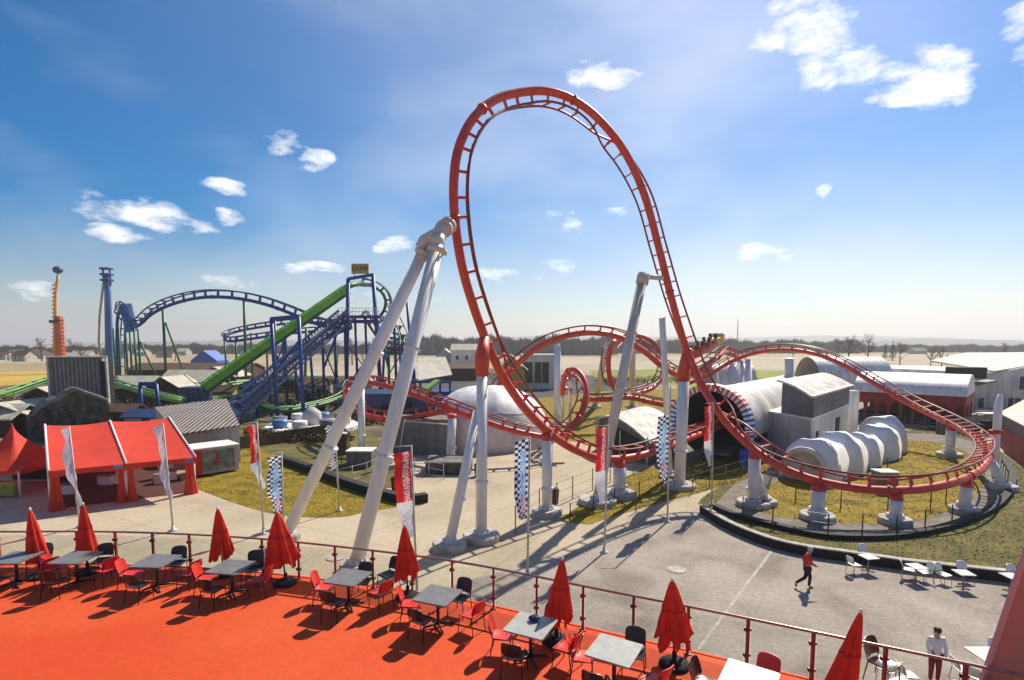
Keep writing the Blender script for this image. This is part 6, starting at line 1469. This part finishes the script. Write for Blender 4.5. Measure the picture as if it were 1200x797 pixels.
# ================================================================== TREES
def bare_tree(h, seed, spread=.35, twigs=260):
    r = random.Random(seed); t = thing('bare_tree', 'tree', 'tree'); mt = MB(); mc = MB()
    mt.tube([(0, 0, 0), (.05 * h * .1, 0, h * .3), (0, 0, h * .62), (.02 * h, 0, h * .9)], [h * .028, h * .02, h * .012, h * .003], 6)
    tips = []
    for k in range(13):
        z = h * r.uniform(.25, .85); a = r.uniform(0, 6.28); l = h * spread * r.uniform(.6, 1) * (1.15 - z / h * .6)
        p0 = Vector((0, 0, z)); p1 = p0 + Vector((math.cos(a) * l * .5, math.sin(a) * l * .5, l * .45)); p2 = p0 + Vector((math.cos(a) * l * .8, math.sin(a) * l * .8, l * 1.0))
        mt.tube([p0, p1, p2], [h * .009, h * .006, h * .002], 4); tips += [p1, p2, (p0 + p1) / 2, (p1 + p2) / 2]
    tips += [Vector((0, 0, h * z)) for z in (.6, .7, .8, .9)]
    for k in range(twigs):
        p = r.choice(tips); dd = Vector((r.gauss(0, 1), r.gauss(0, 1), r.gauss(.6, .8))).normalized() * h * r.uniform(.06, .16); s_ = dd.orthogonal().normalized() * h * .006
        mc.add([p - s_, p + s_, p + dd], [(0, 1, 2)]); q = p + dd * .5; d3 = (dd + Vector((r.gauss(0, 1), r.gauss(0, 1), r.gauss(0, 1))) * h * .05) * .6; mc.add([q - s_ * .7, q + s_ * .7, q + d3], [(0, 1, 2)])
    mt.build('trunk', M['bark'], t); mc.build('crown', M['twig'], t); return t
def conifer(h, seed):
    r = random.Random(seed); t = thing('conifer', 'tree', 'tree'); mt = MB(); mt.tube([(0, 0, 0), (0, 0, h * .9)], [h * .03, h * .005], 5); mt.build('trunk', M['bark'], t)
    mc = MB()
    for k in range(420):
        v = r.random() ** .7; z = h * (.1 + .9 * (1 - v)); R_ = h * .2 * (1 - z / h) ** .8 + .1; a = r.uniform(0, 6.28); p = Vector((math.cos(a) * R_ * r.uniform(.3, 1), math.sin(a) * R_ * r.uniform(.3, 1), z)); s_ = h * .045
        mc.add([p + Vector((r.uniform(-s_, s_), r.uniform(-s_, s_), r.uniform(-s_, s_) * .6)) for _ in range(3)], [(0, 1, 2)])
    mc.build('crown', M['conifer'], t); return t
bt_ = [(bare_tree(10, s_), [False]) for s_ in (1, 2, 3)]
cf = (conifer(10, 5), [False])
bts = [(47, 396, 300, 'tall bare tree left of the orange tower'), (83, 398, 300, 'bare tree just right of the orange tower'), (93, 402, 280, 'bare tree between orange tower and barn corner'), (112, 404, 310, 'bare tree left of the blue tower'), (205, 405, 300, 'bare tree under the blue hill track'), (378, 403, 300, 'bare tree left of the tall blue portal frame'), (395, 401, 260, 'bare tree beside the tall blue portal leg'), (412, 398, 250, 'taller bare tree inside the tall blue portal frame'), (425, 401, 270, 'bare tree between portal frame and white leg'),
    (440, 402, 250, 'bare tree left of the left white leg'), (462, 400, 240, 'bare tree between the two white legs'), (610, 403, 300, 'bare tree left end of the rear red arch'), (735, 404, 330, 'bare tree left of the inclined support'), (770, 402, 330, 'bare tree right of the inclined support'), (930, 404, 330, 'small bare tree above the camelback top'), (960, 402, 320, 'small bare tree where the camelback starts to fall'), (983, 400, 280, 'bare tree left of the tall tree pair'),
    (996, 394, 260, 'tall bare tree, left one of the pair at right'), (1019, 391, 250, 'tallest bare tree, right one of the pair at right'), (1056, 402, 240, 'bare tree right of the two far conifers'), (1092, 408, 220, 'low bare tree left of the gabled roof'), (1105, 405, 230, 'bare tree above the gabled roof left end'), (1178, 403, 300, 'bare tree above the gabled roof right part')]
for i, (px, py, Y, lb) in enumerate(bts):
    q = P(px, py, Y); h = max(6, q.z); pr_, us = bt_[i % 3]
    place(pr_, us, (q.x, Y, 0), rnd.uniform(0, 6), lb, 'bare trees on the horizon', h / 10)
for i, (px, py, Y, lb) in enumerate(((9, 412, 300, 'dark conifer at the far left edge'), (14, 410, 310, 'second dark conifer from the left edge'), (30, 407, 300, 'tallest dark conifer left of the orange tower'), (1038, 402, 330, 'left dark conifer of the pair at right'), (1047, 400, 320, 'right dark conifer of the pair at right'))):
    q = P(px, py, Y); place(cf[0], cf[1], (q.x, Y, 0), rnd.uniform(0, 6), lb, 'conifers on the horizon', max(5, q.z) / 10)
# far woods: one mass each
def wood(px0, px1, Y0, Y1, htop, n, name='distant_wood', dens_m='twig'):
    mb = MB(); mb.keep = True
    for k in range(n):
        px = rnd.uniform(px0, px1); Y = rnd.uniform(Y0, Y1); x = P(px, 400, Y).x; h = htop * rnd.uniform(.7, 1.05) * (1 + .12 * math.sin(px * .09) + .08 * math.sin(px * .31))
        for j in range(7):
            w = rnd.uniform(1.0, 3.2); z0 = h * rnd.uniform(.0, .6); c = Vector((x + rnd.uniform(-2.5, 2.5), Y + rnd.uniform(-2, 2), z0)); mb.add([c + Vector((-w * .5, 0, 0)), c + Vector((w * .5, rnd.uniform(-.5, .5), 0)), c + Vector((rnd.uniform(-.6, .6), 0, min(h, z0 + h * rnd.uniform(.3, .5))))], [(0, 1, 2)])
    return kind(mb.build(name, M[dens_m]), 'stuff', 'mass of brown leafless woodland on the horizon', 'wood')
wood(440, 720, 440, 640, 10.5, 3600); wood(700, 1010, 520, 800, 9, 3400); wood(1000, 1400, 560, 800, 5.5, 2400); wood(130, 450, 480, 700, 6, 2400); wood(-300, 140, 420, 560, 5, 2000)
# shrubs in the middle distance
def shrubs(px0, px1, py0, py1, h, n, label, m='shrub'):
    mb = MB(); mb.keep = True
    for k in range(n):
        q = G(rnd.uniform(px0, px1), rnd.uniform(py0, py1)); R_ = h * .6
        for j in range(26):
            a = rnd.uniform(0, 6.28); r_ = R_ * rnd.random() ** .5; z = h * rnd.random() * (1 - .5 * r_ / R_); s_ = .22; c = q + Vector((r_ * math.cos(a), r_ * math.sin(a), z)); mb.add([c + Vector((rnd.uniform(-s_, s_), rnd.uniform(-s_, s_), rnd.uniform(-s_, s_))) for _ in range(3)], [(0, 1, 2)])
    return kind(mb.build('shrubbery', M[m]), 'stuff', label, 'shrubs')
shrubs(250, 420, 452, 470, 1.6, 260, 'dark green shrubbery below the blue coaster'); shrubs(540, 640, 436, 446, 2.4, 130, 'brown-green shrubbery behind the dome tent', 'hedge'); shrubs(120, 230, 474, 486, 1.3, 130, 'brown shrubbery behind the red marquee', 'hedge'); shrubs(290, 410, 508, 520, .8, 200, 'low brown shrubbery before the flat ride', 'hedge'); shrubs(700, 800, 446, 452, 2.0, 110, 'dark shrubbery beyond the rear lawn'); shrubs(860, 1000, 448, 455, 1.6, 90, 'shrubbery behind the tunnel', 'hedge')
shrubs(230, 330, 468, 484, 1.2, 160, 'brown shrubbery below the green lift', 'hedge'); shrubs(400, 500, 484, 500, 1.0, 160, 'brown shrubbery inside the left red bend', 'hedge'); shrubs(0, 60, 470, 478, 1.2, 60, 'brown shrubbery behind the pagoda tent', 'hedge')
# tufts of grass on the near lawns
def tufts(poly, n, m, hh=.045, skip=None):
    sk = [tuple(G(*p).xy) for p in skip] if skip else None; P_ = [G(*p) for p in poly]; pl_ = [(p.x, p.y) for p in P_]; xs = [p[0] for p in pl_]; ys = [p[1] for p in pl_]; mb = MB(); mb.keep = True; c_ = 0
    while c_ < n:
        x, y = rnd.uniform(min(xs), max(xs)), rnd.uniform(min(ys), max(ys))
        if not pip((x, y), pl_) or (sk and pip((x, y), sk)): continue
        c_ += 1; a = rnd.uniform(0, 3.14); w = rnd.uniform(.03, .06); h = hh * rnd.uniform(.4, 1.2); c = Vector((x, y, .03)); s_ = Vector((math.cos(a) * w, math.sin(a) * w, 0))
        mb.add([c - s_, c + s_, c + Vector((rnd.uniform(-.06, .06), rnd.uniform(-.06, .06), h))], [(0, 1, 2)])
    return kind(mb.build('grass', m), 'stuff', 'dry grass blades on a lawn', 'grass')
gm = mat('grass_blades', (.17, .125, .015), .9, .4, .6, col2=(.28, .20, .025))
tufts(ring_in[:-1], 8000, gm); tufts(lawn_l, 5000, gm); tufts(lawn_c, 5000, gm); tufts(lawn_r, 9000, mat('grass_blades_dull', (.13, .115, .03), .9, .4, .6), skip=ring_out[:-1])
# mast on the horizon
ms_ = thing('radio_mast', 'thin radio mast on the horizon behind the camelback', 'mast', tuple(G(865, 409)))
q = P(865, 374, ms_.location.y); mb = MB(); mb.tube([(q.x, q.y, 0), (q.x, q.y, q.z)], [.9, .5], 6)
mb.build('shaft', M['wall_grey'], ms_)
mb = MB(); 
for k in range(8): mb.lathe((q.x, q.y, q.z * (k + 1) / 9), [(1.4, 0), (1.4, .6)], 6, False)
mb.build('platforms', M['wall_grey'], ms_)
# haze
mb = MB(); mb.keep = True; mb.box((0, 2800, 49), (14400, 8800, 100))
hz = mb.build('haze', M['glass']); hz.data.materials.clear(); kind(hz, 'stuff', 'pale blue haze in the air', 'haze')
hm = bpy.data.materials.new('air_haze'); hm.use_nodes = True; N = hm.node_tree.nodes; N.remove(N['Principled BSDF'])
pv_ = N.new('ShaderNodeVolumePrincipled'); pv_.inputs['Color'].default_value = (.92, .91, .93, 1); pv_.inputs['Density'].default_value = .00030; pv_.inputs['Anisotropy'].default_value = .3
hm.node_tree.links.new(pv_.outputs[0], N['Material Output'].inputs['Volume']); hz.data.materials.append(hm)
scene.cycles.max_bounces = 6; scene.cycles.diffuse_bounces = 3; scene.cycles.glossy_bounces = 3; scene.cycles.transparent_max_bounces = 12; scene.cycles.volume_bounces = 0

# skinned bodies and lettering become plain meshes
bpy.context.view_layer.update()
dg = bpy.context.evaluated_depsgraph_get()
for o in list(bpy.data.objects):
    if (o.type == 'MESH' and o.modifiers) or o.type == 'FONT':
        me = bpy.data.meshes.new_from_object(o.evaluated_get(dg))
        if o.type == 'FONT':
            par, mw, nm = o.parent, (o.location.copy(), o.rotation_euler.copy()), o.name
            q = bpy.data.objects.new('lettering', me); C.objects.link(q); q.parent = par; q.location, q.rotation_euler = mw
            bpy.data.objects.remove(o)
        else:
            for p in me.polygons: p.use_smooth = True
            o.modifiers.clear(); o.data = me
